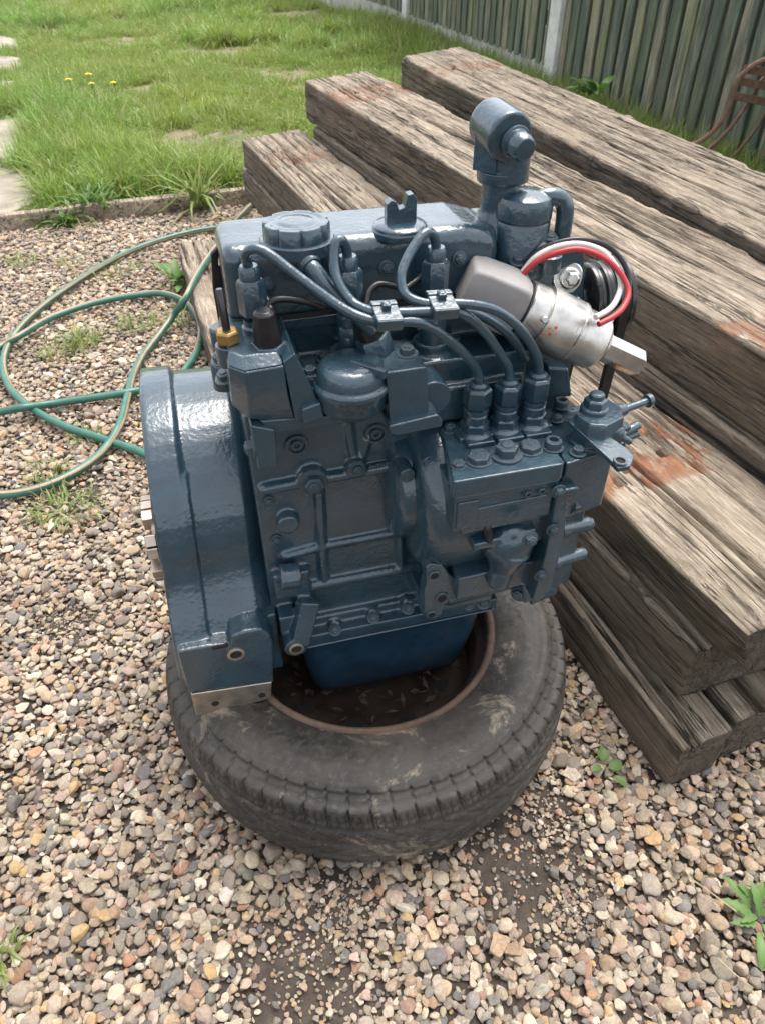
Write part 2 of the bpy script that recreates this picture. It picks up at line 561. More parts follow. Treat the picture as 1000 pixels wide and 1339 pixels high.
def tyre_mat():
    m, nt, b = new_mat('tyre_rubber')
    g = N(nt)
    v = g.coord('Object')
    base = g.ramp(g.noise(v, 60, 5, .6), [(.3, (.014, .0125, .011)), (.7, (.036, .032, .027))])
    d1 = g.ramp(g.noise(v, 5.5, 7, .68, .5), [(.42, 0.0), (.68, .75)])
    col = g.mix(d1, base, (.082, .070, .056))
    d2 = g.ramp(g.noise(v, 9, 7, .75, .5), [(.57, 0.0), (.66, .75)])
    col = g.mix(d2, col, (.30, .245, .175))
    d3 = g.ramp(g.noise(v, 85, 5, .75), [(.52, 0.0), (.70, .5)])
    col = g.mix(d3, col, (.115, .098, .078))
    g.link(col, b.inputs['Base Color'])
    g.link(g.ramp(d1, [(0, .62), (1, .9)]), b.inputs['Roughness'])
    g.link(g.bump(g.noise(v, 110, 5, .7), .35, .002), b.inputs['Normal'])
    return m
M['tyre'] = tyre_mat()

# ------------------------------------------------------------------ ground
EDGE_A, EDGE_B = np.array([-1.62, 3.13]), np.array([-.655, 3.485])
ed = (EDGE_B - EDGE_A) / np.linalg.norm(EDGE_B - EDGE_A)
en = np.array([-ed[1], ed[0]])                        # towards the lawn
def lawn_side(x, y):
    return (x - EDGE_A[0]) * en[0] + (y - EDGE_A[1]) * en[1]
def grid_obj(name, xs, ys, zf, mat, kind):
    X, Y = np.meshgrid(xs, ys)
    Z = zf(X, Y)
    vs = np.stack([X.ravel(), Y.ravel(), Z.ravel()], 1)
    nx, ny = len(xs), len(ys)
    i = np.arange(nx * ny).reshape(ny, nx)
    fs = np.stack([i[:-1, :-1].ravel(), i[:-1, 1:].ravel(), i[1:, 1:].ravel(), i[1:, :-1].ravel()], 1)
    me = bpy.data.meshes.new(name)
    me.from_pydata(vs.tolist(), [], fs.tolist())
    me.polygons.foreach_set('use_smooth', [True] * len(me.polygons))
    me.materials.append(mat)
    o = bpy.data.objects.new(name, me); COL.objects.link(o)
    o['kind'] = kind
    return o
DIRT = [(.215, .482, .095), (.25, .56, .055), (-.101, .335, .080), (-.06, .43, .045), (-.62, .95, .05), (.27, .42, .03), (-.75, 1.35, .09)]
def gz(X, Y):
    z = fbm(X * 3, Y * 3) * .006 - .012
    return z
xs = np.concatenate([[-150, -60, -25, -10, -5], np.arange(-3, 3.01, .03), [5, 10, 25, 60, 150]])
ys = np.concatenate([[-60, -20, -6, -2], np.arange(-.6, 4.2, .03), [6, 10, 20, 60, 150]])
ground = grid_obj('ground', xs, ys, gz, M['soil'], 'structure')
lx = np.concatenate([[-60, -20, -8], np.arange(-5, 3.0, .1), [4.5]])
def lz(X, Y):
    return .022 + fbm(X * 1.3, Y * 1.3) * .02
# lawn sheet laid along the edging board
L_u = np.concatenate([[-60, -25, -10], np.arange(-6, 6.01, .1), [10, 30]])
L_w = np.concatenate([np.arange(.015, 9, .1), [12, 20, 60, 140]])
UU, WW = np.meshgrid(L_u, L_w)
LXm = EDGE_A[0] + ed[0] * UU + en[0] * WW
LYm = EDGE_A[1] + ed[1] * UU + en[1] * WW
vs = np.stack([LXm.ravel(), LYm.ravel(), lz(LXm, LYm).ravel()], 1)
i = np.arange(UU.size).reshape(UU.shape)
fs = np.stack([i[:-1, :-1].ravel(), i[:-1, 1:].ravel(), i[1:, 1:].ravel(), i[1:, :-1].ravel()], 1)
me = bpy.data.meshes.new('lawn'); me.from_pydata(vs.tolist(), [], fs.tolist()); me.materials.append(M['lawn'])
lawn = bpy.data.objects.new('lawn', me); COL.objects.link(lawn); lawn['kind'] = 'structure'

def scatter_gn(name, pts, rots, scls, idx, tint, variants, label, kind='stuff'):
    me = bpy.data.meshes.new(name)
    me.vertices.add(len(pts))
    me.vertices.foreach_set('co', np.asarray(pts, float).ravel())
    for nm, ty, arr, key in (('rot', 'FLOAT_VECTOR', rots, 'vector'), ('scl', 'FLOAT_VECTOR', scls, 'vector'), ('idx', 'INT', idx, 'value'), ('tint', 'FLOAT_COLOR', tint, 'color')):
        a = me.attributes.new(nm, ty, 'POINT')
        a.data.foreach_set(key, np.asarray(arr).ravel())
    o = bpy.data.objects.new(name, me); COL.objects.link(o)
    vc = bpy.data.collections.new(name + '_kinds')
    for v in variants:
        vc.objects.link(v)
    ng = bpy.data.node_groups.new(name + '_scatter', 'GeometryNodeTree')
    ng.interface.new_socket('Geometry', in_out='INPUT', socket_type='NodeSocketGeometry')
    ng.interface.new_socket('Geometry', in_out='OUTPUT', socket_type='NodeSocketGeometry')
    gi = ng.nodes.new('NodeGroupInput'); go = ng.nodes.new('NodeGroupOutput')
    ip = ng.nodes.new('GeometryNodeInstanceOnPoints')
    ci = ng.nodes.new('GeometryNodeCollectionInfo')
    ci.inputs['Collection'].default_value = vc
    ci.inputs['Separate Children'].default_value = True
    ci.inputs['Reset Children'].default_value = True
    def na(nm, ty):
        n = ng.nodes.new('GeometryNodeInputNamedAttribute'); n.data_type = ty
        n.inputs['Name'].default_value = nm
        return n.outputs['Attribute']
    er = ng.nodes.new('FunctionNodeEulerToRotation')
    L = ng.links.new
    L(gi.outputs[0], ip.inputs['Points']); L(ci.outputs[0], ip.inputs['Instance'])
    ip.inputs['Pick Instance'].default_value = True
    L(na('idx', 'INT'), ip.inputs['Instance Index'])
    L(na('rot', 'FLOAT_VECTOR'), er.inputs[0]); L(er.outputs[0], ip.inputs['Rotation'])
    L(na('scl', 'FLOAT_VECTOR'), ip.inputs['Scale'])
    L(ip.outputs[0], go.inputs[0])
    md = o.modifiers.new('scatter', 'NODES'); md.node_group = ng
    o['kind'] = kind
    if label: o['label'] = label
    return o
def raw_obj(name, vs, fs, mat, link=True, smooth=True):
    me = bpy.data.meshes.new(name)
    me.from_pydata([tuple(map(float, v)) for v in vs], [], [tuple(map(int, f)) for f in fs])
    if smooth:
        me.polygons.foreach_set('use_smooth', [True] * len(me.polygons))
    me.materials.append(mat)
    o = bpy.data.objects.new(name, me)
    if link: COL.objects.link(o)
    return o

# ------------------------------------------------------------------ pebbles
def pebble_mesh(seed, sub=3):
    r = np.random.default_rng(seed)
    bm = bmesh.new()
    bmesh.ops.create_icosphere(bm, subdivisions=sub, radius=1.0)
    P = np.array([v.co[:] for v in bm.verts])
    F = [[v.index for v in f.verts] for f in bm.faces]
    bm.free()
    # worn polyhedron: cut by random planes, then rounded
    for _ in range(r.integers(5, 11)):
        n = r.normal(size=3); n /= np.linalg.norm(n)
        d = r.uniform(.45, .90)
        h = P @ n - d
        P = P - np.outer(np.maximum(h, 0) * .92, n)
    P += .07 * np.stack([vnoise(P[:, 0] * 2 + seed, P[:, 1] * 2, P[:, 2] * 2 + k * 9) for k in range(3)], 1)
    P /= np.abs(P).max(0)
    return P, F
NVAR = 14
PEB = []
for k in range(NVAR):
    P, F = pebble_mesh(100 + k)
    PEB.append((raw_obj('pebble_kind', P, F, M['pebble_i'], False), raw_obj('pebble_kind_single', P, F, M['pebble_o'], False)))
PALETTE = np.array([(.42, .35, .27), (.35, .29, .225), (.30, .255, .21), (.24, .205, .175), (.46, .40, .33), (.40, .31, .215), (.36, .255, .175), (.30, .20, .15), (.19, .175, .16), (.145, .14, .138), (.56, .51, .44), (.44, .33, .27), (.43, .30, .16), (.33, .19, .12), (.27, .225, .18), (.50, .44, .355)])
PW = np.array([11, 10, 9, 7, 6, 7, 6, 4, 5, 3, 1.8, 5, 2.6, 1.4, 7, 3.5]); PW = PW / PW.sum()
SP = .0102
gx, gy = np.meshgrid(np.arange(-2.6, 2.2, SP), np.arange(.02, 3.75, SP))
px_ = gx.ravel() + RNG.uniform(-.5, .5, gx.size) * SP * 1.1
py_ = gy.ravel() + RNG.uniform(-.5, .5, gx.size) * SP * 1.1
ex = RNG.random(gx.size) < .5       # a second, looser layer
px_ = np.concatenate([px_, px_[ex] + RNG.uniform(-.008, .008, ex.sum())]); py_ = np.concatenate([py_, py_[ex] + RNG.uniform(-.008, .008, ex.sum())])
lay = np.concatenate([np.zeros(gx.size), np.ones(ex.sum())])
keep = lawn_side(px_, py_) < -.03
u_, v_, dep = to_px(np.stack([px_, py_, px_ * 0], 1).reshape(-1, 3)) if False else (None, None, None)
q = np.stack([px_, py_, px_ * 0 - CAM_H], 1)
dep = q @ _F; uu_ = 500 + FPX * (q @ _R) / dep; vv_ = 669.5 - FPX * (q @ _U) / dep
keep &= (dep > .1) & (uu_ > -520) & (uu_ < 1300) & (vv_ < 1560)
# thin out over bare dirt
dn_ = np.zeros(len(px_))
for dx, dy, dr in DIRT:
    dn_ = np.maximum(dn_, 1.25 - np.hypot(px_ - dx, py_ - dy) / dr + .5 * fbm(px_ * 25, py_ * 25))
keep &= ~(RNG.random(len(px_)) < np.clip(dn_ * .9, 0, .88))
far_soil = fbm(px_ * 2.2 + 4, py_ * 2.2) > .28
keep &= ~(far_soil & (py_ > 1.4) & (RNG.random(len(px_)) < .12))
# nothing below the wheel, the engine or inside the bottom sleepers
tw = np.hypot(px_ + .022, py_ - .785)
keep &= ~((tw < .29) & ~(tw < .16))
px_, py_, lay, dep, uu_, vv_, dn_ = (a[keep] for a in (px_, py_, lay, dep, uu_, vv_, dn_))
NGR = 3600
gx_ = RNG.uniform(-1.6, 1.2, NGR); gy_ = RNG.uniform(.1, 2.2, NGR)
pick = RNG.random(NGR) < .55
k_ = RNG.integers(0, len(DIRT), NGR)
DA = np.array(DIRT)
gx_ = np.where(pick, DA[k_, 0] + RNG.normal(0, 1, NGR) * DA[k_, 2] * .7, gx_); gy_ = np.where(pick, DA[k_, 1] + RNG.normal(0, 1, NGR) * DA[k_, 2] * .7, gy_)
kg = (lawn_side(gx_, gy_) < -.03) & ((np.hypot(gx_ + .022, gy_ - .785) > .30))
gx_, gy_ = gx_[kg], gy_[kg]
nbig = len(px_)
px_ = np.concatenate([px_, gx_]); py_ = np.concatenate([py_, gy_]); lay = np.concatenate([lay, gx_ * 0]); dn_ = np.concatenate([dn_, gx_ * 0])
q = np.stack([px_, py_, px_ * 0 - CAM_H], 1); dep = q @ _F; uu_ = 500 + FPX * (q @ _R) / dep; vv_ = 669.5 - FPX * (q @ _U) / dep
n = len(px_)
sz = np.exp(RNG.normal(math.log(.0069), .31, n)).clip(.0038, .0160)
sz = np.where(lay > 0, sz * 1.12, sz)
sz = np.where(dn_ > .15, sz * .72, sz)
sz[nbig:] = RNG.uniform(.0012, .0042, n - nbig)
asp = RNG.uniform(.58, .98, n); flat = RNG.uniform(.40, .75, n)
scl = np.stack([sz, sz * asp, sz * asp * flat], 1)
rot = np.stack([RNG.normal(0, .30, n), RNG.normal(0, .30, n), RNG.uniform(0, 6.28, n)], 1)
pz = gz(px_, py_) + scl[:, 2] * .55 + lay * .007 + RNG.uniform(0, .004, n)
idx = RNG.integers(0, NVAR, n)
tc = PALETTE[RNG.choice(len(PALETTE), n, p=PW)] * 1.12 * np.exp(RNG.normal(0, .14, n))[:, None] * (1 + RNG.normal(0, .018, (n, 3))) * .97 * np.array([1.035, .99, .92]) * (1 + .28 * fbm(px_ * 5, py_ * 5))[:, None]
tc = np.clip(tc, .02, .8)
tint = np.concatenate([tc, np.ones((n, 1))], 1)
# the 300 stones that show largest become pieces of their own
vis = (uu_ > 8) & (uu_ < 992) & (vv_ < 1332) & (vv_ > 900) & (np.hypot(px_ + .022, py_ - .785) > .345) & ~((px_ > .30) & (py_ > .60 + (px_ - .45) * .3))
show = np.where(vis, sz * sz * asp / dep ** 2, 0) * np.where(lay > 0, 1.5, 1.0)
big = np.argsort(-show)[:300]
ones = np.zeros(n, bool); ones[big] = True
for k in big:
    o = bpy.data.objects.new('pebble', PEB[idx[k]][1].data)
    COL.objects.link(o)
    o.parent = ground
    o.location = (px_[k], py_[k], pz[k]); o.rotation_euler = tuple(rot[k]); o.scale = tuple(scl[k])
    o.color = tuple(tint[k])
r_ = ~ones
scatter_gn('gravel', np.stack([px_, py_, pz], 1)[r_], rot[r_], scl[r_], idx[r_].astype(np.int32), tint[r_], [p[0] for p in PEB], 'loose tan and grey pebbles covering the yard')

# ------------------------------------------------------------------ grass
def blade_set(rng, nb, spread, hmin, hmax, width, lean=.5, segs=3, dryp=.12):
    vs, fs, dry = [], [], []
    for _ in range(nb):
        a = rng.uniform(0, 6.283); r = spread * math.sqrt(rng.random())
        b = np.array([r * math.cos(a), r * math.sin(a), -.004])
        h = rng.uniform(hmin, hmax); d = rng.uniform(0, 6.283) if rng.random() < .5 else a + rng.normal(0, .5)
        ln = abs(rng.normal(0, lean)) + .12
        w = width * rng.uniform(.7, 1.3)
        dirv = np.array([math.cos(d), math.sin(d), 0]); side = np.array([-math.sin(d), math.cos(d), 0])
        o = len(vs); dv = 1.0 if rng.random() < dryp else rng.uniform(0, .25)
        for k in range(segs + 1):
            t = k / segs
            ang = ln * (.35 + t * 1.25)
            p = b + h * t * (dirv * math.sin(min(ang, 1.9)) + np.array([0, 0, 1]) * math.cos(min(ang, 1.9) * .9))
            ww = w * (1 - t ** 1.6) + .0002
            if k < segs:
                vs += [p - side * ww, p + side * ww]; dry += [dv * .8 + .18 * (1 - t)] * 2
            else:
                vs.append(p); dry.append(min(1, dv + .1))
        for k in range(segs - 1):
            fs.append((o + 2 * k, o + 2 * k + 1, o + 2 * k + 3, o + 2 * k + 2))
        fs.append((o + 2 * segs - 2, o + 2 * segs - 1, o + 2 * segs))
    return vs, fs, dry
def blades_obj(name, rng, mat, link=False, **kw):
    vs, fs, dry = blade_set(rng, **kw)
    o = raw_obj(name, vs, fs, mat, link)
    a = o.data.attributes.new('dry', 'FLOAT', 'POINT'); a.data.foreach_set('value', np.array(dry, np.float32))
    return o
gk = [blades_obj('grass_kind', np.random.default_rng(40 + k), M['grass'], nb=42, spread=.055, hmin=.03, hmax=.085, width=.0026, lean=.6) for k in range(6)]
gk += [blades_obj('grass_kind', np.random.default_rng(60 + k), M['grass'], nb=46, spread=.05, hmin=.08, hmax=.19, width=.0034, lean=.75, segs=4, dryp=.07) for k in range(5)]
SLABS = [[(-150, 226), (0, 214), (40, 226), (50, 243), (30, 262), (4, 278), (-150, 290)],
         [(-120, 156), (0, 153), (26, 152), (32, 166), (22, 192), (0, 212), (-120, 214)],
         [(-110, 107), (0, 104), (17, 105), (19, 116), (8, 124), (-110, 128)],
         [(-100, 74), (0, 72), (15, 74), (16, 88), (3, 92), (-100, 94)],
         [(-90, 50), (0, 46), (12, 50), (14, 60), (0, 64), (-90, 66)]]
SLW = [[at_z(x + 10 if x > 5 else x, y, .055)[:2] for x, y in s] for s in SLABS]
def in_poly(P, x, y):
    c = np.zeros(len(x), bool); j = len(P) - 1
    for i in range(len(P)):
        xi, yi = P[i]; xj, yj = P[j]
        c ^= ((yi > y) != (yj > y)) & (x < (xj - xi) * (y - yi) / (yj - yi + 1e-12) + xi)
        j = i
    return c
NG = 72000
gd = RNG.uniform(0, 1, NG)
gyy = 2.7 + 13.0 * gd ** 1.35
gxx = RNG.uniform(-1.3, 1, NG) * (gyy * .62 + 1.0) - .6
lsd = lawn_side(gxx, gyy)
ok = lsd > .06
q = np.stack([gxx, gyy, gxx * 0 - CAM_H], 1); dg = q @ _F; ug = 500 + FPX * (q @ _R) / dg; vg = 669.5 - FPX * (q @ _U) / dg
ok &= (ug > -620) & (ug < 1300)
FO, FD, FN = np.array([0, 8.81, 0]), np.array([.297, -.955, 0]), np.array([.955, .297, 0])
fside = (gxx - FO[0]) * FN[0] + (gyy - FO[1]) * FN[1]
ok &= fside < -.04
for P in SLW:
    ok &= ~in_poly(P, gxx, gyy)
patch = np.zeros(NG)
for (x, y), rr in (((270, 190), .22), ((300, 182), .18), ((290, 72), .30), ((140, 60), .30), ((338, 55), .25), ((240, 185), .15), ((470, 70), .25), ((395, 22), .4), ((365, 100), .25), ((200, 120), .12), ((430, 60), .2)):
    c = at_z(x, y, 0)
    patch = np.maximum(patch, 1.3 - np.hypot((gxx - c[0]) * .8, gyy - c[1]) / rr + 1.1 * fbm(gxx * 6, gyy * 6))
dens = fbm(gxx * 1.7 + 9, gyy * 1.7, 3)
ok &= RNG.random(NG) > np.clip(patch * 1.3, 0, .93)
ok &= RNG.random(NG) < np.clip(.95 + 1.4 * dens, .18, 1)
gxx, gyy, dens, dg, patch, lsd = gxx[ok], gyy[ok], dens[ok], dg[ok], patch[ok], lsd[ok]
ng_ = len(gxx)
tall = (lsd > .12) & ((fbm(gxx * 1.1 + 3, gyy * 1.1 + 7, 1) + np.clip((5.2 - gyy) * .16, -.25, .3) + RNG.normal(0, .12, ng_)) > .12)
gi_ = np.where(tall, RNG.integers(6, 11, ng_), RNG.integers(0, 6, ng_)).astype(np.int32)
gs = RNG.uniform(.75, 1.25, ng_) * np.where(gyy > 6, 1.15, 1.0) * np.where(patch > 0, .7, 1) * np.clip(.45 + lsd * 3, .45, 1)
hue = fbm(gxx * .9, gyy * .9 + 5, 2)
gt = np.stack([1.18 + .5 * hue + RNG.normal(0, .09, ng_), 1.14 + .16 * hue + RNG.normal(0, .08, ng_), .95 + .1 * hue + RNG.normal(0, .08, ng_), np.ones(ng_)], 1).clip(.3, 1.9)
scatter_gn('lawn_grass', np.stack([gxx, gyy, lz(gxx, gyy) - .004], 1), np.stack([RNG.normal(0, .1, ng_), RNG.normal(0, .1, ng_), RNG.uniform(0, 6.28, ng_)], 1),
           np.stack([gs, gs, gs * RNG.uniform(.8, 1.2, ng_)], 1), gi_, gt, gk, 'tufty green lawn grass with worn dry patches')
# grass between the last sleeper and the fence
nb_ = 2600
bs = RNG.uniform(.2, 7.5, nb_); bw = -np.abs(RNG.normal(0, .16, nb_)) - .03
wide = RNG.random(nb_) < .35
bs = np.where(wide, RNG.uniform(3.9, 7.4, nb_), bs); bw = np.where(wide, -RNG.uniform(.03, .75, nb_), bw)
bx = FO[0] + FD[0] * bs + FN[0] * bw; by = FO[1] + FD[1] * bs + FN[1] * bw
g2 = RNG.uniform(.9, 1.7, nb_)
scatter_gn('fence_grass', np.stack([bx, by, bx * 0 - .005], 1), np.stack([RNG.normal(0, .12, nb_), RNG.normal(0, .12, nb_), RNG.uniform(0, 6.28, nb_)], 1),
           np.stack([g2, g2, g2 * 1.15], 1), RNG.integers(6, 11, nb_).astype(np.int32), np.stack([RNG.uniform(.75, 1.15, nb_), RNG.uniform(.75, 1.0, nb_), RNG.uniform(.7, 1.0, nb_), np.ones(nb_)], 1), gk, 'long uncut grass growing along the fence foot')

# ------------------------------------------------------------------ path, edging, fence
path = empty('path'); path['kind'] = 'structure'
for s in SLW:
    z0, z1 = .0, .052
    n = len(s)
    # subdivide and roughen the outline
    out = []
    for i in range(n):
        a, b_ = s[i], s[(i + 1) % n]
        m = max(2, int(np.linalg.norm(b_ - a) / .05))
        for k in range(m):
            p = a + (b_ - a) * k / m
            out.append(p + .010 * np.array([vnoise(p[0] * 9, p[1] * 9), vnoise(p[0] * 9 + 30, p[1] * 9)]))
    c = np.mean(out, 0)
    g = G()
    g.loft([[(p[0], p[1], z0) for p in out], [(p[0], p[1], z1 - .008) for p in out], [(*(c + (p - c) * .975), z1) for p in out], [(*(c + (p - c) * .5), z1 + .002) for p in out]])
    g.build('slab', M['slab'], path)
eb = empty('edging_board', (EDGE_A[0], EDGE_A[1], 0), math.atan2(ed[1], ed[0]))
tag(eb, 'weathered timber edging board between gravel and lawn', 'edging')
for x0, x1, dz in ((-2.6, .315, 0), (.322, 1.32, .004)):
    g = G()
    k = 40
    rings = []
    for i in range(k + 1):
        x = x0 + (x1 - x0) * i / k
        w = [vnoise(x * 5, j * 3.3) * .004 for j in range(4)]
        rings.append([(x, -.024 + w[0] * .6, -.03), (x, -.022 + w[0], .052 + dz + w[1]), (x, -.018 + w[0], .058 + dz + w[1]), (x, .016, .060 + dz + w[2]), (x, .02 + w[3], .054 + dz + w[2]), (x, .02, -.03)])
    g.loft(rings)
    o = g.build('board', M['wood'], eb)
    a = o.data.attributes.new('weather', 'FLOAT', 'POINT'); a.data.foreach_set('value', np.full(len(o.data.vertices), 1.5, np.float32))
fence = empty('garden_fence', (FO[0], FO[1], 0), math.atan2(FD[1], FD[0]))
tag(fence, 'old green stained vertical board fence with concrete posts along the lawn', 'fence')
# local: +x along the fence towards the camera, +y = away from the garden is  rotate(FD) -> left normal
POSTS = [-7.7, -4.86, -2.03, .82, 3.66, 6.45]
pst = None
for s in POSTS:
    if pst is None:
        g = G(); g.box(-.065, .065, -.055, .065, -.2, 1.85)
        pst = g.build('post', M['post'], fence, bevel=.008)
        pst.location = (s, 0, 0)
    else:
        o = pst.copy(); COL.objects.link(o); o.location = (s, 0, 0)
for a, b_ in zip(POSTS[:-1], POSTS[1:]):
    foot = .262 if a < 3 else .03
    if a < 3:
        g = G(); g.box(a + .05, b_ - .05, -.022, .022, -.05, .262)
        g.build('gravel_board', M['concrete'], fence, bevel=.006)
    g = G(); g.box(a + .05, b_ - .05, .022, .055, .45, .53); g.box(a + .05, b_ - .05, .022, .055, 1.4, 1.48)
    g.build('rail', M['fence'], fence)
    s = a + .058
    k_ = 0
    while s < b_ - .07:
        front = k_ % 2 == 0
        w = (.078 if front else .066) * random.uniform(.93, 1.07)
        w = min(w, b_ - .052 - s)
        g = G()
        h0, h1 = foot - .004 - random.random() * .01, 1.83 + random.uniform(-.01, .01)
        yf = (-.026 if front else -.004) + random.uniform(-.003, .003)
        rings = []
        for k in range(9):
            z = h0 + (h1 - h0) * k / 8
            e0 = vnoise(s * 7, z * 2) * .004; e1 = vnoise(s * 7 + 4, z * 2) * .004; bw_ = vnoise(s * 3, z * 1.3) * .003
            rings.append([(s + e0, yf + .003 + bw_, z), (s + e0 + .003, yf + bw_, z), (s + w - .003 + e1, yf + bw_, z), (s + w + e1, yf + .003 + bw_, z), (s + w + e1, yf + .016 + bw_, z), (s + e0, yf + .016 + bw_, z)])
        g.loft(rings)
        g.build('slat', M['fence'], fence)
        s += w * (1 if front else 1) - (.016 + random.random() * .006)
        k_ += 1

# ------------------------------------------------------------------ railway sleepers
def sleeper(corners, ztop, thick, seed, label, patches=(), cracks=9, lean=.55, under=.0):
    """corners: near left, near right, far right, far left of the top in the engine frame"""
    W = [e2w((x, y, ztop)) for x, y in corners]
    o0 = W[0].copy()
    dl = W[3] - W[0]
    ang = math.atan2(dl[1], dl[0]) - math.pi / 2
    ca, sa = math.cos(-ang), math.sin(-ang)
    loc = [np.array([(p[0] - o0[0]) * ca - (p[1] - o0[1]) * sa, (p[0] - o0[0]) * sa + (p[1] - o0[1]) * ca]) for p in W]
    nL, nR, fR, fL = loc
    wid = np.linalg.norm(nR - nL); length = np.linalg.norm(fL - nL)
    rng = np.random.default_rng(seed)
    st = .0034
    r = .010
    per = []                                # (s 0..wid, h 0..thick measured down, nx, nz, face)
    def arc(cs, ch, a0, fcs):
        for k in range(4):
            a = rad(a0 + 90 * k / 3)
            per.append((cs + r * math.cos(a), ch - r * math.sin(a), math.cos(a), math.sin(a), fcs))
    m = int(wid / st)
    for k in range(m): per.append((r + (wid - 2 * r) * (k + .5) / m, 0, 0, 1, 0))
    arcR = [(90 - 90 * k / 3) for k in range(4)]
    for a in arcR: per.append((wid - r + r * math.cos(rad(a)), r - r * math.sin(rad(a)), math.cos(rad(a)), math.sin(rad(a)), 1))
    m2 = int(thick / .006)
    for k in range(m2): per.append((wid, r + (thick - 2 * r) * (k + .5) / m2, 1, 0, 2))
    for a in arcR: per.append((wid - r + r * math.cos(rad(a - 90)), thick - r - r * math.sin(rad(a - 90)), math.cos(rad(a - 90)), math.sin(rad(a - 90)), 1))
    m3 = int(wid / .03)
    for k in range(m3): per.append((wid - r - (wid - 2 * r) * (k + .5) / m3, thick, 0, -1, 3))
    for a in arcR: per.append((r + r * math.cos(rad(a - 180)), thick - r - r * math.sin(rad(a - 180)), math.cos(rad(a - 180)), math.sin(rad(a - 180)), 1))
    for k in range(m2): per.append((0, thick - r - (thick - 2 * r) * (k + .5) / m2, -1, 0, 4))
    for a in arcR: per.append((r + r * math.cos(rad(a + 90)), r - r * math.sin(rad(a + 90)), math.cos(rad(a + 90)), math.sin(rad(a + 90)), 1))
    per = np.array(per)
    T = np.concatenate([np.linspace(0, .03, 7)[:-1], np.linspace(.03, .97, int(length / .014)), np.linspace(.97, 1, 7)[1:]])
    S, TT = np.meshgrid(per[:, 0], T); Hh = np.broadcast_to(per[:, 1], S.shape); NX = np.broadcast_to(per[:, 2], S.shape); NZ = np.broadcast_to(per[:, 3], S.shape); FC = np.broadcast_to(per[:, 4], S.shape)
    y = TT * length
    disp = fbm(S * 5 + seed, y * 1.6, Hh * 5, 3) * .0035 + fbm(S * 45 + seed, y * 5, Hh * 45, 3) * .0022 + vnoise(S * 190, y * 7 + seed, Hh * 190) * .0009
    edge = np.clip(1 - np.minimum(np.minimum(S, wid - S) + np.minimum(Hh, thick - Hh), .03) / .03, 0, 1)
    disp -= edge * (np.clip(fbm(y * 16 + seed, S * 9, Hh * 9, 4) + .02, 0, 1) * .014 + np.clip(fbm(y * 4 + seed, S * 3, Hh * 3, 2) - .33, 0, 1) * .05)
    endf = np.clip(1 - np.minimum(y, length - y) / .05, 0, 1)
    disp -= endf * (np.abs(fbm(S * 22 + seed, Hh * 22, y * 3, 3)) * .004 + .001 * endf)
    for _ in range(int(cracks * 1.6)):
        s0 = rng.uniform(.06, .94) * wid; t0 = rng.uniform(-.1, .9); t1 = t0 + rng.uniform(.12, .6)
        dpt = rng.uniform(.008, .024); wd = rng.uniform(.0024, .0042)
        wob = s0 + .010 * vnoise(y * 1.9 + 9 * s0 * 100, 3.3 + seed) + .003 * vnoise(y * 9, s0 * 50)
        if rng.random() < .4: wob = wob + (TT - t0) * rng.uniform(-.08, .08)
        env = np.clip(np.minimum(TT - t0, t1 - TT) / .05, 0, 1)
        disp = disp - np.where(FC < 1, np.exp(-((S - wob) / wd) ** 2), 0) * dpt * env
    for _ in range(3):
        s0 = rng.uniform(.18, .85) * wid; t0 = rng.uniform(-.2, .35); t1 = t0 + rng.uniform(.5, .8)
        wob = s0 + .014 * vnoise(y * 1.3 + 90 * s0, 5.1 + seed) + .004 * vnoise(y * 7, s0 * 50 + seed)
        env = np.clip(np.minimum(TT - t0, t1 - TT) / .08, 0, 1)
        disp = disp - np.where(FC < 1, np.exp(-((S - wob) / (.0030 + .0022 * env)) ** 2), 0) * .034 * env
    for _ in range(cracks // 2 + 1):
        h0 = rng.uniform(.15, .85) * thick; t0 = rng.uniform(-.1, .8); t1 = t0 + rng.uniform(.15, .6)
        wob = h0 + .008 * vnoise(y * 2.2 + 7 * h0 * 100, 8.3 + seed)
        env = np.clip(np.minimum(TT - t0, t1 - TT) / .05, 0, 1)
        disp = disp - np.where((FC == 2) | (FC == 4), np.exp(-((Hh - wob) / .0045) ** 2), 0) * rng.uniform(.003, .008) * env
    for _ in range(5):
        ks, kt = rng.uniform(.1, .9) * wid, rng.uniform(.05, .95) * length
        rr_ = np.hypot(S - ks, (y - kt) * .55)
        disp = disp - np.where(FC < 1, np.exp(-(rr_ / .012) ** 2) * .006 * np.cos(rr_ * 700), 0)
    stain = np.zeros_like(S)
    for t0, hl, k, holes in patches:
        d = np.abs(y - t0 * length) / hl
        inn = np.clip((1.0 - d) * 9, 0, 1)
        stain = np.maximum(stain, inn * k * np.where(NZ > .3, 1, .35 * np.clip(1 - Hh / (thick * .8), 0, 1)))
        disp = disp - np.where(FC < 1, inn * .0028, 0)
        for hs, hy in holes:
            rr_ = np.hypot(S - hs * wid, (y - t0 * length - hy * hl) * .75)
            disp = disp - np.where(FC < 1, np.clip(1.15 - rr_ / .0100, 0, 1) * .035, 0)
    sx = S + NX * disp; hz = -(Hh - NZ * disp)
    fr = (S / wid)
    lx0 = nL[0] + (nR[0] - nL[0]) * (sx / wid); ly0 = nL[1] + (nR[1] - nL[1]) * (sx / wid)
    lx1 = fL[0] + (fR[0] - fL[0]) * (sx / wid); ly1 = fL[1] + (fR[1] - fL[1]) * (sx / wid)
    X = lx0 + (lx1 - lx0) * TT + under * (Hh / thick) * np.clip(1 - S / (wid * .5), 0, 1) * np.clip(1 - TT * 1.7, 0, 1); Y = ly0 + (ly1 - ly0) * TT
    vs = np.stack([X.ravel(), Y.ravel(), hz.ravel()], 1).tolist()
    nper = len(per); nt = len(T)
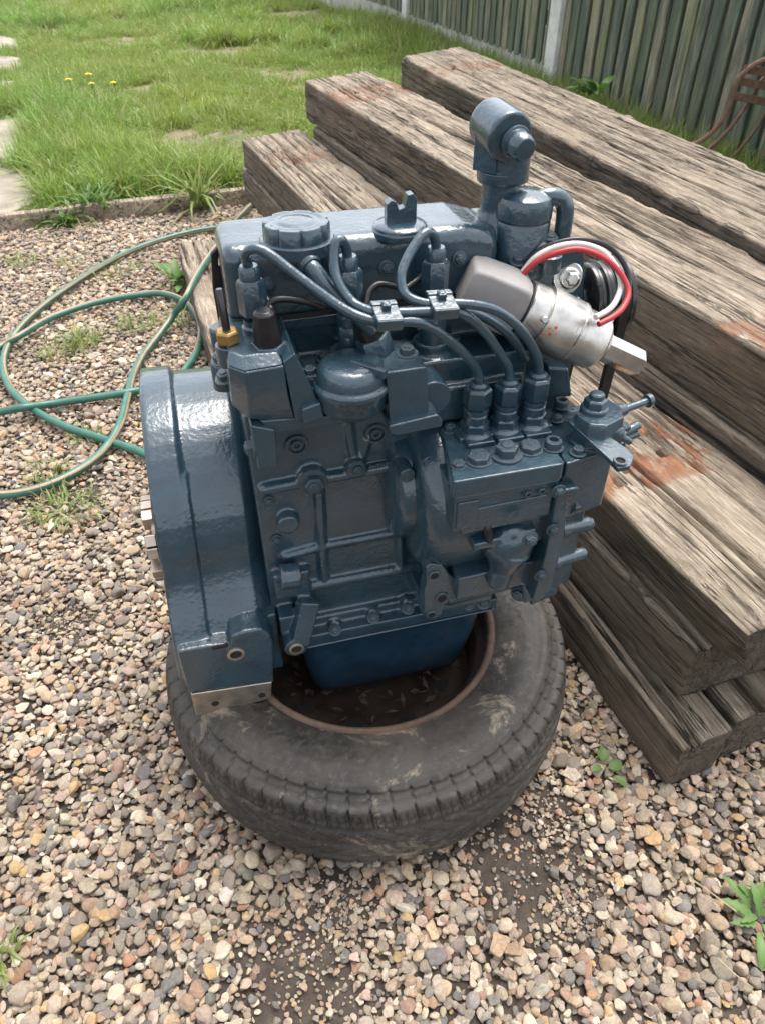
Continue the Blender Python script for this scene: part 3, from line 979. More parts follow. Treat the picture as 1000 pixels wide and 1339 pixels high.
    idx = np.arange(nper * nt).reshape(nt, nper); nx = np.roll(idx, -1, 1)
    fs = np.stack([idx[:-1].ravel(), nx[:-1].ravel(), nx[1:].ravel(), idx[1:].ravel()], 1).tolist()
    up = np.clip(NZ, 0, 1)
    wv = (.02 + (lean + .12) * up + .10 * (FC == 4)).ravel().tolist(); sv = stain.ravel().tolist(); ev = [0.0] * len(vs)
    for row, sgn in ((0, -1), (nt - 1, 1)):     # end grain: shrinking rings
        ring = np.array([vs[i] for i in idx[row]]); c = ring.mean(0)
        prev = list(idx[row])
        for q_ in (.93, .8, .62, .42, .22):
            P = c + (ring - c) * q_
            bulge = np.array([vnoise(p[0] * 60 + seed, p[2] * 60) * .004 + vnoise(p[0] * 14, p[2] * 14 + seed) * .004 for p in P])
            P[:, 1] += bulge - sgn * .001
            new = list(range(len(vs), len(vs) + nper))
            vs += P.tolist(); wv += [.25] * nper; sv += [0.0] * nper; ev += [1.0] * nper
            for i in range(nper):
                j = (i + 1) % nper
                fs.append((prev[j], prev[i], new[i], new[j]) if sgn < 0 else (prev[i], prev[j], new[j], new[i]))
            prev = new
        vs.append(c.tolist()); wv.append(.25); sv.append(0.0); ev.append(1.0)
        for i in range(nper):
            j = (i + 1) % nper
            fs.append((prev[j], prev[i], len(vs) - 1) if sgn < 0 else (prev[i], prev[j], len(vs) - 1))
    o = raw_obj('railway_sleeper', vs, fs, M['wood'])
    for nm, val in (('weather', wv), ('stain', sv), ('endgrain', ev)):
        a = o.data.attributes.new(nm, 'FLOAT', 'POINT'); a.data.foreach_set('value', np.array(val, np.float32))
    o.location = tuple(o0); o.rotation_euler = (0, 0, ang)
    tag(o, label, 'sleeper', 'old railway sleepers stacked beside the engine')
    return o
H4 = [(.18, -.55), (.30, -.15), (.44, .35), (.70, .55), (.62, -.05)]
sleeper([(.690, -.190), (.792, -.178), (.605, 2.22), (.505, 2.2)], .110, .115, 1, 'narrow bottom sleeper lying on gravel right beside the tyre')
sleeper([(.802, -.168), (1.045, -.135), (.84, 2.26), (.612, 2.22)], .108, .113, 2, 'ground level sleeper pressed against the narrow bottom one, mostly under the stack')
sleeper([(1.06, -.14), (1.31, -.11), (1.10, 2.6), (.85, 2.56)], .108, .113, 3, 'ground level sleeper hidden deep under the middle of the stack')
sleeper([(.150, .60), (.400, .62), (.335, 2.16), (.073, 2.115)], .110, .115, 4, 'short pale sleeper on gravel behind the flywheel housing with the hose over it', lean=.6)
sleeper([(.726, -.112), (.985, -.09), (.64, 2.66), (.375, 2.57)], .232, .120, 5, 'second layer sleeper directly under the rust marked lowest plank by the pump')
sleeper([(.995, -.10), (1.255, -.07), (.93, 2.72), (.655, 2.66)], .232, .120, 6, 'second layer sleeper buried inside the stack, barely visible')
sleeper([(.721, -.176), (.985, -.15), (.648, 2.64), (.384, 2.552)], .345, .112, 7, 'pale cracked sleeper nearest the engine with an orange rust print beside the throttle lever',
        patches=[(.87, .10, .55, [(.30, .0), (.62, .0)]), (.138, .078, 1.0, H4)], cracks=13, lean=.62, under=.045)
sleeper([(.990, -.10), (1.235, -.06), (.925, 2.60), (.672, 2.52)], .375, .142, 8, 'mossy sleeper wedged in the gap beneath the tall middle beam', lean=.3)
sleeper([(.995, .03), (1.285, .06), (.965, 2.77), (.665, 2.63)], .520, .144, 9, 'highest middle sleeper passing behind the coolant outlet pipe, rust print at its far end',
        patches=[(.865, .115, .75, [(.3, -.1), (.36, .3), (.66, .0), (.7, .35)]), (.075, .10, .8, [(.4, .2), (.7, .1)])], cracks=12, lean=.60)
sleeper([(1.34, .02), (1.72, .15), (1.60, 3.42), (1.232, 3.205)], .500, .170, 10, 'rearmost sleeper of the stack lying closest to the fence',
        patches=[(.865, .12, .5, [(.3, 0), (.4, .4), (.72, .1)])], cracks=10, lean=.5)
sleeper([(1.36, .05), (1.70, .15), (1.58, 3.36), (1.25, 3.17)], .328, .162, 12, 'sleeper supporting the rearmost beam by the fence', cracks=4)
sleeper([(1.35, .05), (1.69, .15), (1.58, 3.34), (1.25, 3.16)], .164, .166, 13, 'lowest sleeper under the rearmost beam by the fence', cracks=4)

# ------------------------------------------------------------------ wheel
wheel = empty('car_wheel', (-.026, .788, 0)); tag(wheel, 'worn muddy car tyre on a rusty rim lying flat on the gravel', 'tyre')
TR, TW = .327, .192
prof = []                                    # (r, z) from the lower bead round the tread to the upper bead
def half(sign):
    return [(.198, .022), (.203, .014), (.212, .010), (.232, .004), (.255, .0), (.275, .002), (.290, .008), (.301, .017), (.306, .022)]
lower = half(0)
prof += lower
ntr = 46
for k in range(ntr + 1):
    z = .024 + (TW - .048) * k / ntr
    c = abs(z - TW / 2) / (TW / 2 - .024)
    r = TR - .011 * c ** 2.6
    prof.append((r, z))
prof += [(r, TW - z) for r, z in lower[::-1]]
dense = []
for (r0, z0), (r1, z1) in zip(prof[:-1], prof[1:]):
    m = max(1, int(math.hypot(r1 - r0, z1 - z0) / .0035))
    for k in range(m):
        dense.append((r0 + (r1 - r0) * k / m, z0 + (z1 - z0) * k / m))
dense.append(prof[-1])
pr = np.array(dense)
NA = 1080
A = np.linspace(0, 2 * math.pi, NA, endpoint=False)
RR, AA = np.meshgrid(pr[:, 0], A); ZZ = np.broadcast_to(pr[:, 1], RR.shape)
zc = np.abs(ZZ - TW / 2)
up_ = ZZ > TW / 2
d = np.zeros_like(RR)
ontread = RR > .300
for zg, w, dp in ((.058, .0032, .0060), (.096, .0035, .0065), (.134, .0032, .0060)):
    d += np.where(ontread, np.exp(-((ZZ - zg) / w) ** 4), 0) * dp
d += np.exp(-((RR - .2985) / .0011) ** 4) * np.where(ZZ > TW / 2, .004, 0) + np.exp(-((ZZ - .150) / .0016) ** 4) * np.where(RR > .29, .0025, 0) + np.exp(-((ZZ - .026) / .0022) ** 4) * np.where(RR > .29, .0035, 0)
def sipes(count, slant, zlo, zhi, w, dp, ph=0):
    pitch = 2 * math.pi / count
    a = (AA + ph + slant * (ZZ - zlo)) / pitch
    f = np.abs(a - np.round(a)) * pitch * .31
    return np.where((ZZ > zlo) & (ZZ < zhi), np.exp(-(f / w) ** 4), 0) * dp
d += sipes(66, .55, .140, .1800, .0018, .0075) + sipes(66, -.55, .012, .052, .0018, .0075)
d += sipes(198, .55, .141, .160, .0010, .0035, .016)
d += sipes(58, 5.0, .100, .131, .0017, .0034, .01) + sipes(58, -5.0, .061, .092, .0017, .0034, .03)
# raised sidewall rings
side = (RR < .30)
rings = 0
for r0, w, h in ((.286, .0012, .0012), (.262, .0009, .0008), (.222, .0010, .0012), (.214, .0008, .0010), (.298, .0010, .001)):
    rings = rings + np.where(side & up_, np.exp(-((RR - r0) / (w * 1.4)) ** 2), 0) * h * 2.2
# faint worn lettering band blocks
lt = np.where(side & up_ & (np.abs(RR - .242) < .010), 1, 0) * (vnoise(AA * 42, RR * 300, 3) > .25) * (np.sin(AA * 3 + .4) > .25) * .0014
wob = fbm(np.cos(AA) * 3, np.sin(AA) * 3, ZZ * 6) * .0015
Rn = RR - d + np.where(ontread, wob, 0)
Zn = ZZ + np.where(side & up_, rings + lt + wob, 0) - np.where(up_, np.exp(-((RR - .2985) / .0012) ** 4) * .003, 0)
vs = np.stack([(Rn * np.cos(AA)).ravel(), (Rn * np.sin(AA)).ravel(), Zn.ravel()], 1)
ii = np.arange(RR.size).reshape(RR.shape)
nx = np.roll(ii, -1, 0)
fs = np.stack([ii[:, :-1].ravel(), nx[:, :-1].ravel(), nx[:, 1:].ravel(), ii[:, 1:].ravel()], 1)
tyre = raw_obj('tyre', vs, fs, M['tyre']); tyre.parent = wheel
g = G()
g.lathe((0, 0, 0), (0, 0, 1), [(.168, .2045), (.174, .2035), (.1765, .2000), (.175, .1965), (.170, .1945), (.150, .190), (.142, .180), (.118, .176), (.105, .172), (.070, .170), (.045, .168), (.022, .180), (.018, .195), (.020, .200)], 120)
g.f = [f for f in g.f if len(f) < 20]
rimo = g.build('rim', M['rim'], wheel)
g = G()
g.lathe((0, 0, 0), (0, 0, 1), [(.1700, .2075), (.1800, .2068), (.1832, .2040), (.1838, .2005), (.1820, .1972), (.1740, .1950)], 200)
g.f = [f for f in g.f if len(f) < 20]
g.build('rim_flange', M['flange'], rimo)
g = G()
n = 72
outer = [(.172 * math.cos(2 * math.pi * i / n), .172 * math.sin(2 * math.pi * i / n)) for i in range(n)]
rings = []
for r, z in ((.173, .082), (.150, .092), (.125, .088), (.105, .070), (.075, .066), (.03, .075), (.001, .075)):
    rings.append([(r * math.cos(2 * math.pi * i / n), r * math.sin(2 * math.pi * i / n), z) for i in range(n)])
g.loft(rings, cap=False)
wd = g.build('wheel_disc', M['rim'], wheel)
for k in range(10):
    a = 2 * math.pi * (k + .3) / 10
    G().lathe((.137 * math.cos(a), .137 * math.sin(a), .0885), (0, 0, 1), [(-.004, .013), (.0026, .013), (.0026, 0)], 22).build('vent_hole_shade', M['hole'], wd)  # solid black discs paint the shade of the vents, wheel disc is uncut
# leaf litter caught in the rim
vs, fs = [], []
rr_ = np.random.default_rng(5)
for _ in range(170):
    a, r = rr_.uniform(0, 6.283), .165 * math.sqrt(rr_.random())
    c = np.array([r * math.cos(a), r * math.sin(a), .088 + rr_.uniform(0, .014)])
    u = rr_.normal(size=3); u[2] *= .35; u /= np.linalg.norm(u); w = np.cross(u, rr_.normal(size=3)); w /= np.linalg.norm(w)
    l, b_ = rr_.uniform(.004, .013), rr_.uniform(.002, .006)
    o = len(vs); nn = np.cross(u, w) * .002
    vs += [c - u * l, c + w * b_ + nn, c + u * l, c - w * b_ + nn]
    fs += [(o, o + 1, o + 2, o + 3)]
lit = raw_obj('leaf_litter', vs, fs, simple_mat('leaf_litter', (.055, .036, .024), .9, vary=.6, nscale=90), smooth=False)
tag(lit, 'dry brown leaf litter caught inside the wheel rim', None, None, 'stuff')
lit.location = (-.022, .788, 0)

# ------------------------------------------------------------------ hose
HR = .0105
def hz(pts):
    return [at_z(x, y, z) for x, y, z in pts]
def zm(x, y, z=HR + .008):
    return (4 + x * .3434 - 4, 240 + y * .3434, z)
strA = [(352, 228, .02), (338, 258, .02), (322, 274, .03), (302, 297, .06)] + [zm(830, 235, .105), zm(790, 290, .125), zm(745, 362, .125), zm(705, 440, .10), zm(660, 505, .04)] + [zm(610, 572), zm(545, 655), zm(505, 735), zm(484, 820), zm(458, 915, .036), zm(400, 1010), zm(300, 1092), zm(150, 1160), zm(0, 1186), zm(-140, 1170), zm(-260, 1080), zm(-280, 960), zm(-150, 885), zm(0, 869), zm(90, 853, .034), zm(200, 838), zm(380, 812), zm(478, 797, .02), zm(530, 788), zm(640, 770), zm(720, 690), zm(762, 605), zm(757, 520), zm(710, 452), zm(620, 420), zm(500, 428), zm(350, 458), zm(200, 510), zm(80, 578, .034), zm(0, 622), zm(-120, 700)]
strB = [zm(1060, 168), zm(950, 166), zm(800, 172), zm(650, 204), zm(500, 256), zm(380, 318), zm(250, 402), zm(150, 478), zm(75, 552), zm(25, 632), zm(14, 705), zm(44, 785), zm(125, 858), zm(250, 925), zm(400, 975), zm(530, 1020), zm(640, 1075)]
HOSE = empty('garden_hose', (0, 0, 0)); tag(HOSE, 'dark green garden hose with a tan stripe looping over the gravel', 'hose')
def hose_run(pts, flip):
    P = hz(pts)
    C_ = spline(P, 10)
    G().tube(P, HR, 16, 10).build('tube', M['hose'], HOSE)
    vs, fs = [], []
    u = None; k = 5
    for i, p in enumerate(C_):
        dd_ = C_[min(i + 1, len(C_) - 1)] - C_[max(i - 1, 0)]
        dd_ = dd_ / (np.linalg.norm(dd_) + 1e-9)
        s_ = np.cross(dd_, (0, 0, 1)); s_ /= np.linalg.norm(s_); upv = np.cross(s_, dd_)
        base = flip + .55 * math.sin(i * .045 + flip * 2)
        for j in range(k + 1):
            a = base + rad(-17 + 34 * j / k)
            vs.append(p + (HR + .0006) * (math.cos(a) * upv + math.sin(a) * s_))
        if i:
            o = (i - 1) * (k + 1)
            for j in range(k):
                fs.append((o + j, o + j + 1, o + j + k + 2, o + j + k + 1))
    s = raw_obj('stripe', vs, fs, M['stripe']); s.parent = HOSE
hose_run(strA, -.5)
hose_run(strB, -1.15)

# ------------------------------------------------------------------ rusty iron rack by the fence
RK = empty('iron_rack', (1.25, 3.0, 0)); tag(RK, 'rusty iron rack with curved tines leaning in grass by the fence', 'rack')
def at_y(x, y, Y):
    dd_ = ray(x, y)
    return _C + dd_ * Y / dd_[1]
RO = np.array([1.25, 3.0, 0])
tines = [([(858, 215), (890, 195), (916, 184), (938, 165), (952, 140), (960, 112), (972, 95), (990, 82), (1020, 72), (1060, 70)], 3.0, .0095),
         ([(902, 212), (925, 196), (950, 172), (970, 146), (984, 122), (1000, 100), (1030, 88)], 3.12, .0075),
         ([(938, 222), (962, 200), (985, 172), (1004, 140), (1020, 112), (1040, 100)], 3.25, .0065),
         ([(985, 215), (1010, 188), (1034, 150), (1050, 120)], 3.38, .0065)]
for pts, Y, r in tines:
    G().tube([at_y(x, y, Y) - RO for x, y in pts], r, 8, 6).build('tine', M['iron'], RK)
for (a, b_), Y0, Y1 in ((((972, 90), (1060, 104)), 3.0, 3.2), (((962, 105), (1060, 124)), 3.0, 3.2), (((955, 124), (1060, 146)), 3.0, 3.2)):
    g = G(); g.bar(at_y(*a, Y0) - RO, at_y(*b_, Y1) - RO, .004, .013, up=(0, 0, 1))
    g.build('crossbar', M['iron'], RK, bevel=.001)

# ------------------------------------------------------------------ weeds and flowers
def tuft(px, n, hmin, hmax, spread, label, z=0.0, seed=0, mat='tuft', width=.0020, lean=.6, name='grass_tuft', cat='grass tuft'):
    p = at_z(*px, z)
    o = blades_obj(name, np.random.default_rng(900 + seed), M[mat], True, nb=n, spread=spread, hmin=hmin, hmax=hmax, width=width, lean=lean, dryp=.1)
    o.location = (p[0], p[1], z + .004)
    return tag(o, label, cat, 'grass tufts and weeds in the gravel')
tuft((108, 450), 110, .03, .085, .06, 'wispy grass tuft inside the inner hose loop', seed=1)
tuft((72, 462), 60, .02, .05, .06, 'low flat grass patch left of the wispy tuft inside the hose loop', seed=2)
tuft((180, 425), 80, .02, .06, .07, 'sparse grass tuft between the hose loop and the crossing strand', seed=3)
tuft((232, 420), 50, .02, .055, .05, 'small grass tuft beside the end of the short pale sleeper', seed=4)
tuft((30, 344), 60, .02, .05, .06, 'pale short tuft alone near the edging board', seed=5)
tuft((150, 355), 90, .02, .05, .09, 'yellowish grass patch beside the outer hose strand', seed=6, lean=.9)
tuft((92, 345), 40, .015, .035, .05, 'tiny grass sprout on gravel below the bushy weed', seed=7)
tuft((85, 668), 120, .02, .06, .075, 'grass tuft on gravel just below the lowest hose strand', seed=8, lean=.9)
tuft((65, 622), 70, .02, .055, .05, 'thin grass tuft just above the lowest hose strand', seed=9)
tuft((115, 575), 40, .015, .045, .05, 'few grass wisps where two hose strands cross', seed=10)
tuft((4, 1252), 26, .02, .045, .02, 'bright green sprig at the bottom edge of the gravel', seed=11)
tuft((98, 288), 90, .05, .15, .09, 'straggly grass growing through the bushy ragged weed', seed=21, width=.003, lean=.9)
tuft((262, 268), 46, .14, .30, .04, 'rosette of long arching leaves growing at the edging board', z=.02, seed=12, width=.008, lean=.95, name='rosette_weed', cat='weed')
def leaf_obj(parent, base, d, length, width, mat, lift=.35, seed=0, lobes=0.0, curl=1.0):
    """one leaf: a bent strip with a midrib"""
    d = np.array([math.cos(d), math.sin(d), 0]); s = np.array([-d[1], d[0], 0])
    vs, fs = [], []
    n = 9
    for k in range(n + 1):
        t = k / n
        a = lift - curl * t
        p = np.array(base) + length * t * (d * math.cos(lift - curl * t * .5) + np.array([0, 0, 1]) * math.sin(lift - curl * t * .5))
        w = width * (math.sin(math.pi * min(1, .06 + t * .94)) ** .7) * (1 + lobes * math.sin(t * 26 + seed))
        vs += [p - s * w + np.array([0, 0, .10 * w]), p - np.array([0, 0, .22 * w]), p + s * w + np.array([0, 0, .10 * w])]
    for k in range(n):
        for j in (0, 1):
            o = 3 * k + j
            fs.append((o, o + 1, o + 4, o + 3))
    ob = raw_obj('leaf', vs, fs, mat)
    a = ob.data.attributes.new('dry', 'FLOAT', 'POINT'); a.data.foreach_set('value', np.zeros(len(vs), np.float32))
    ob.parent = parent
    return ob
def weed(px, leaves, label, z=.008, cat='weed', name='weed'):
    p = at_z(*px, z)
    r = empty(name, tuple(p)); tag(r, label, cat, 'grass tufts and weeds in the gravel')
    for i, (dx, dy, ang_, L_, w_, lift, lob) in enumerate(leaves):
        leaf_obj(r, (dx, dy, 0), rad(ang_), L_, w_, M['leaf'], lift, i, lob)
    return r
weed((984, 1198), [(0, 0, 150, .045, .007, .5, .25), (0, .01, 120, .05, .006, .6, .2), (.01, 0, 95, .045, .006, .9, .2), (0, -.01, 178, .034, .006, .5, .2), (.0, -.02, 255, .048, .006, .35, .15), (.01, -.01, 275, .035, .005, .5, .15), (.015, 0, 40, .04, .006, .7, .2), (.02, .01, 10, .04, .006, .6, .2), (.01, .02, 140, .030, .005, .9, .2), (.02, 0, 330, .034, .005, .6, .1), (.005, .0, 200, .03, .005, .7, .2), (.012, .012, 70, .036, .005, 1.0, .2)], 'leafy green dandelion plant at the right edge of the gravel', name='dandelion_plant')
weed((790, 1003), [(0, .012, 80, .022, .010, .7, 0), (-.004, 0, 200, .018, .006, .5, 0), (.008, -.002, 20, .022, .010, .6, 0), (.012, -.016, 315, .024, .006, .3, 0)], 'tiny seedling with round leaves between the tyre and sleepers', name='seedling')
rw = random.Random(3)
weed((238, 372), [(rw.uniform(-.03, .03), rw.uniform(-.03, .03), rw.uniform(0, 360), rw.uniform(.07, .13), .012, rw.uniform(.5, 1.3), .1) for _ in range(16)], 'leafy upright weed between the hose and the short pale sleeper')
weed((75, 292), [(rw.uniform(-.07, .09), rw.uniform(-.03, .05), rw.uniform(0, 360), rw.uniform(.06, .13), .009, rw.uniform(.4, 1.4), .3) for _ in range(44)], 'bushy ragged weed spilling over the edging board')
weed((128, 276), [(rw.uniform(-.06, .06), rw.uniform(-.03, .05), rw.uniform(0, 360), rw.uniform(.08, .19), .006, rw.uniform(.7, 1.45), .4) for _ in range(44)], 'taller feathery yellow green weed standing at the edging board', z=.03)
weed((252, 258), [(0, 0, 200, .10, .012, .35, .1), (0, 0, 235, .09, .012, .3, .1), (0, 0, 170, .09, .010, .4, .1), (0.02, 0, 300, .08, .010, .4, .1)], 'broad dark leaved weed beside the arching rosette', z=.01)
p = at_z(745, 128, .33); 
weed((776, 122), [(rw.uniform(-.05, .05), rw.uniform(-.05, .05), rw.uniform(0, 360), rw.uniform(.08, .16), .022, rw.uniform(.5, 1.2), .05) for _ in range(14)], 'green broad leaved weed between fence foot and rearmost sleeper', z=.30)
for (x, y), sz_ in (((92, 114), .021), ((118, 107), .021), ((122, 119), .016), ((150, 118), .017)):
    p = at_z(x, y, .13)
    r = empty('dandelion_flower', (p[0], p[1], .06))
    where = {92: 'leftmost yellow dandelion flower in the lawn grass', 118: 'highest yellow dandelion flower of the four in the lawn', 122: 'small yellow dandelion flower just below the highest one', 150: 'small yellow dandelion flower furthest from the paving slabs'}[x]
    tag(r, where, 'flower', 'yellow dandelion flowers in the lawn')
    G().tube([(0, 0, 0), (.006, .002, .06), (.002, 0, .108)], .0022, 6, 4).build('stem', M['leaf'], r)
    g = G()
    for k in range(26):
        a = k * 2.4; rr = 1.55 * sz_ * (.35 + .65 * (k / 26)); tilt = .9 - .8 * k / 26
        d = vec((math.cos(a), math.sin(a), 0)); s = vec((-math.sin(a), math.cos(a), 0))
        b0 = vec((.002, 0, .108)); t0 = b0 + d * rr + vec((0, 0, tilt * rr))
        g.add([b0 - s * .001, b0 + d * rr * .7 + vec((0, 0, tilt * rr * .8)) - s * .0050, t0, b0 + d * rr * .7 + vec((0, 0, tilt * rr * .8)) + s * .0050], [(0, 1, 2, 3)])
    g.build('flower_head', M['yellow'], r)
def dead_leaf(px, ang_, L_, label):
    p = at_z(*px, .02)
    r = empty('dead_leaf', tuple(p)); 
    leaf_obj(r, (0, 0, 0), ang_, L_, L_ * .22, M['deadleaf'], .4, 1, .1)
    tag(r, label, 'leaf')
dead_leaf((228, 265), .3, .06, 'orange brown dead leaf on the broad dark leaved weed')
dead_leaf((278, 286), 1.0, .06, 'orange brown dead leaf lying under the arching rosette')
def stalk(pts, label):
    P = [at_z(x, y, z) for x, y, z in pts]
    r = empty('dry_stalk', tuple(P[0])); tag(r, label, 'stalk')
    G().tube([p - P[0] for p in P], .0009, 6, 6).build('stem', M['stalk'], r)
M['stalk'] = simple_mat('dry_straw', (.34, .27, .17), .7)
stalk([(893, 1135, .02), (905, 1150, .024), (930, 1168, .024), (962, 1192, .02)], 'thin bent dry stalk lying on gravel left of the dandelion plant')
stalk([(965, 985, .02), (980, 1000, .026), (1003, 1012, .022)], 'short pale dry stalk on gravel under the end of the sleepers')
stalk([(940, 1255, .02), (962, 1275, .024), (984, 1292, .02)], 'dry stalk on gravel just below the dandelion plant')
# ------------------------------------------------------------------ the engine (local frame: X along the crank, Y away from the camera side, Z up)
ENG = empty('diesel_engine', tuple(EO), YAW)
tag(ENG, 'small three cylinder diesel engine painted glossy blue grey, standing on an old tyre', 'engine')
PT = M['paint']
def XZ(pts, Y):
    return [(q[0], q[2]) for q in (Q(x, y, Y) for x, y in pts)]

# shared bolt meshes
def bolt_mesh(name, kind, mat):
    g = G()
    if kind == 'hex':
        g.lathe((0, 0, 0), (0, 0, 1), [(0, 1.45), (.22, 1.45), (.25, 1.35)], 24)
        g.lathe((0, 0, .2), (0, 0, 1), [(0, 1.0), (.72, 1.0), (.86, .84)], 6)
        g.lathe((0, 0, .9), (0, 0, 1), [(0, .55), (.25, .55), (.33, .45)], 12)
    elif kind == 'plug':
        g.lathe((0, 0, 0), (0, 0, 1), [(0, 1.22), (.12, 1.22), (.16, 1.12)], 28)
        g.lathe((0, 0, .12), (0, 0, 1), [(0, 1.04), (.48, 1.04), (.6, .9), (.6, .62), (.56, .60), (.56, .36), (.6, .34), (.6, .0)], 6)
    else:
        g.lathe((0, 0, 0), (0, 0, 1), [(0, 1.3), (.15, 1.3), (.2, 1.2)], 24)
        g.lathe((0, 0, .15), (0, 0, 1), [(0, 1.0), (.85, 1.0), (1.0, .86), (1.0, .52), (.45, .50), (.45, .0)], 24)
    o = g.build(name, mat, None, bevel=0.04, seg=1)
    me = o.data
    md = o.modifiers[0]
    COL.objects.unlink(o)
    return o
BOLT = {k: bolt_mesh('bolt', k, PT) for k in ('hex', 'plug', 'socket')}
BOLTZ = bolt_mesh('bolt', 'hex', M['zinc'])
def bolt(p, r=.006, d=(0, 0, 1), kind='hex', parent=None, name='bolt', src=None):
    o = (src or BOLT[kind]).copy()
    o.name = name
    COL.objects.link(o)
    o.parent = parent or ENG
    o.location = tuple(p)
    qd = Vector(d).to_track_quat('Z', 'Y')
    o.rotation_mode = 'QUATERNION'
    o.rotation_quaternion = qd @ Matrix.Rotation(random.random() * 1.0, 4, 'Z').to_quaternion()
    o.scale = (r, r, r)
    return o

def bore(c, d, r, parent, ring=None, name='bolt_hole_shade', proud=.0006):
    c = vec(c); d = vec(d); d = d / np.linalg.norm(d)
    if ring is not None:
        g = G()
        o = [(-.002, r * 1.5), (proud + .0012, r * 1.5), (proud + .0018, r * 1.36), (proud + .0018, r * 1.04), (-.002, r * .98)]
        g.lathe(c, d, o, 28)
        g.f = [f for f in g.f if len(f) < 10]
        g.build('rim_ring', ring, parent)
    return G().lathe(c, d, [(-.003, r), (proud, r), (proud, 0)], 24).build(name, M['hole'], parent)  # black disc set slightly proud, painted as the shade inside a hole
# --- bell housing -------------------------------------------------
BYC, BZC = .230, .418
def ushape(R, zb, X, n=26):
    pts = []
    for i in range(n + 1):
        a = math.pi * i / n
        pts.append((X, BYC - R * math.cos(a), BZC + R * math.sin(a)))
    k = .88
    X0 = X
    pts.append((X, BYC + R * k, zb + R * .45)); pts.append((X, BYC + R * .6, zb)); pts.append((X, BYC - R * .6, zb))
    near = []
    for i in range(12):
        z = .262 + (BZC - .006 - .262) * i / 11
        t = min(1, max(0, (BZC - z) / (BZC - .30)))
        near.append((X, BYC - R - .046 * t * t * (3 - 2 * t), z))
    pts = near + pts
    pts = pts[::-1]
    return [(x + .055 * (z - .32), y, z) for x, y, z in pts]
g = G()
g.loft([ushape(.174, .215, .000), ushape(.176, .213, .004), ushape(.176, .213, .038), ushape(.173, .216, .0415)])
g.loft([ushape(.168, .222, .03), ushape(.166, .224, .112), ushape(.158, .232, .122), ushape(.140, .24, .140), ushape(.126, .25, .150)])
def rim_part(R, X):
    P = [p for p in ushape(R, .215, X)[::-1] if p[1] < BYC - .02 and .27 < p[2] < .545]
    P.sort(key=lambda p: p[2])
    return P + [(p[0], p[1] + .035, p[2]) for p in P[::-1]]
g.prism(rim_part(.1755, .030), rim_part(.1735, .0465))
low = XZ([(248, 906), (232, 853), (268, 846), (300, 841), (345, 834), (358, 845), (357, 893)], 0)
g.slab_y(low, .0, .16)
pad = XZ([(299, 848), (303, 832), (320, 826), (342, 822), (353, 830), (358, 842), (358, 893), (346, 872), (330, 866), (310, 868)], -.003)
g.slab_y(pad, -.004, .05)
g.box(.085, .140, .03, .16, .215, .33)
bell = g.build('bell_housing', PT, ENG, remesh=.0022, smooth_it=4)
g = G()   # machined foot
foot = XZ([(250, 908), (356, 892), (355, 912), (345, 916), (257, 936)], -.001)
g.slab_y(foot, -.0015, .12)
mf = g.build('mounting_foot', M['bare'], ENG, bevel=.0015)
for px in ((282, 920), (343, 909)):
    bore(Q(*px, -.0015), (0, -1, 0), .0052, mf, proud=.0005)
bore(Q(309, 855, -.004), (0, -1, 0), .0078, bell, M['bare'], 'threaded_hole_shade')
c = Q(287, 835, .014)
G().obox(c, (1, 0, 0), (0, 1, 0), (0, 0, 1), .011, .016, .0032).build('pocket_shade', M['hole'], bell, bevel=.002)  # solid black block, its colour stands in for shade inside a pocket
# crank flange with notched edge behind the housing
g = G()
fc = vec((.012, .118, .428))
g.cyl(fc + vec((-.010, 0, 0)), fc + vec((.01, 0, 0)), .046, n=40)
for k in range(9):
    a = rad(212 - k * 17)
    if k in (2, 5):
        continue
    rr = vec((0, math.cos(a), math.sin(a))); tt = vec((0, -math.sin(a), math.cos(a)))
    g.obox(fc + rr * .046 + vec((-.012, 0, 0)), (1, 0, 0), tt, rr, .007, .0074, .013)
g.build('crank_flange', M['bare'], ENG, bevel=.0012)

# --- crankcase ----------------------------------------------------
g = G()
g.box(.135, .475, .046, .27, .268, .640)
g.box(.15, .462, .018, .28, .264, .284)
g.box(.15, .40, .036, .10, .28, .30)
def rib(pts, Y, r):
    P = [Q(x, y, Y) for x, y in pts]
    for a, b in zip(P[:-1], P[1:]):
        g.cyl(a, b, r, n=12)
    for p in P:
        g.ball(p, r, n=12, m=8)
rib([(388, 769), (460, 755), (548, 738)], .044, .0085)
rib([(374, 727), (420, 714), (515, 696), (552, 688)], .044, .0065)
rib([(417, 640), (420, 700), (424, 756)], .044, .0065)
rib([(517, 620), (521, 690), (524, 742)], .044, .0065)
rib([(548, 740), (553, 806)], .042, .008)
rib([(345, 640), (400, 629), (455, 620), (512, 609)], .042, .0075)
rib([(398, 771), (405, 842)], .042, .008)
rib([(454, 545), (458, 575), (466, 612)], .046, .006)
rib([(480, 575), (468, 612)], .046, .005)
for px, r, Y in (((409, 630), .019, .036), ((467, 614), .012, .033), ((378, 688), .014, .03)):
    c = Q(*px, Y)
    g.cyl(c, c + vec((0, .03, 0)), r, n=24)
for px in ((438, 818), (488, 803), (533, 790)):
    c = Q(*px, .03)
    g.cyl((c[0], .036, .275), (c[0], .036, c[2]), .0105, .009, n=16)
    g.ball((c[0], .036, c[2]), .010, n=14, m=8)
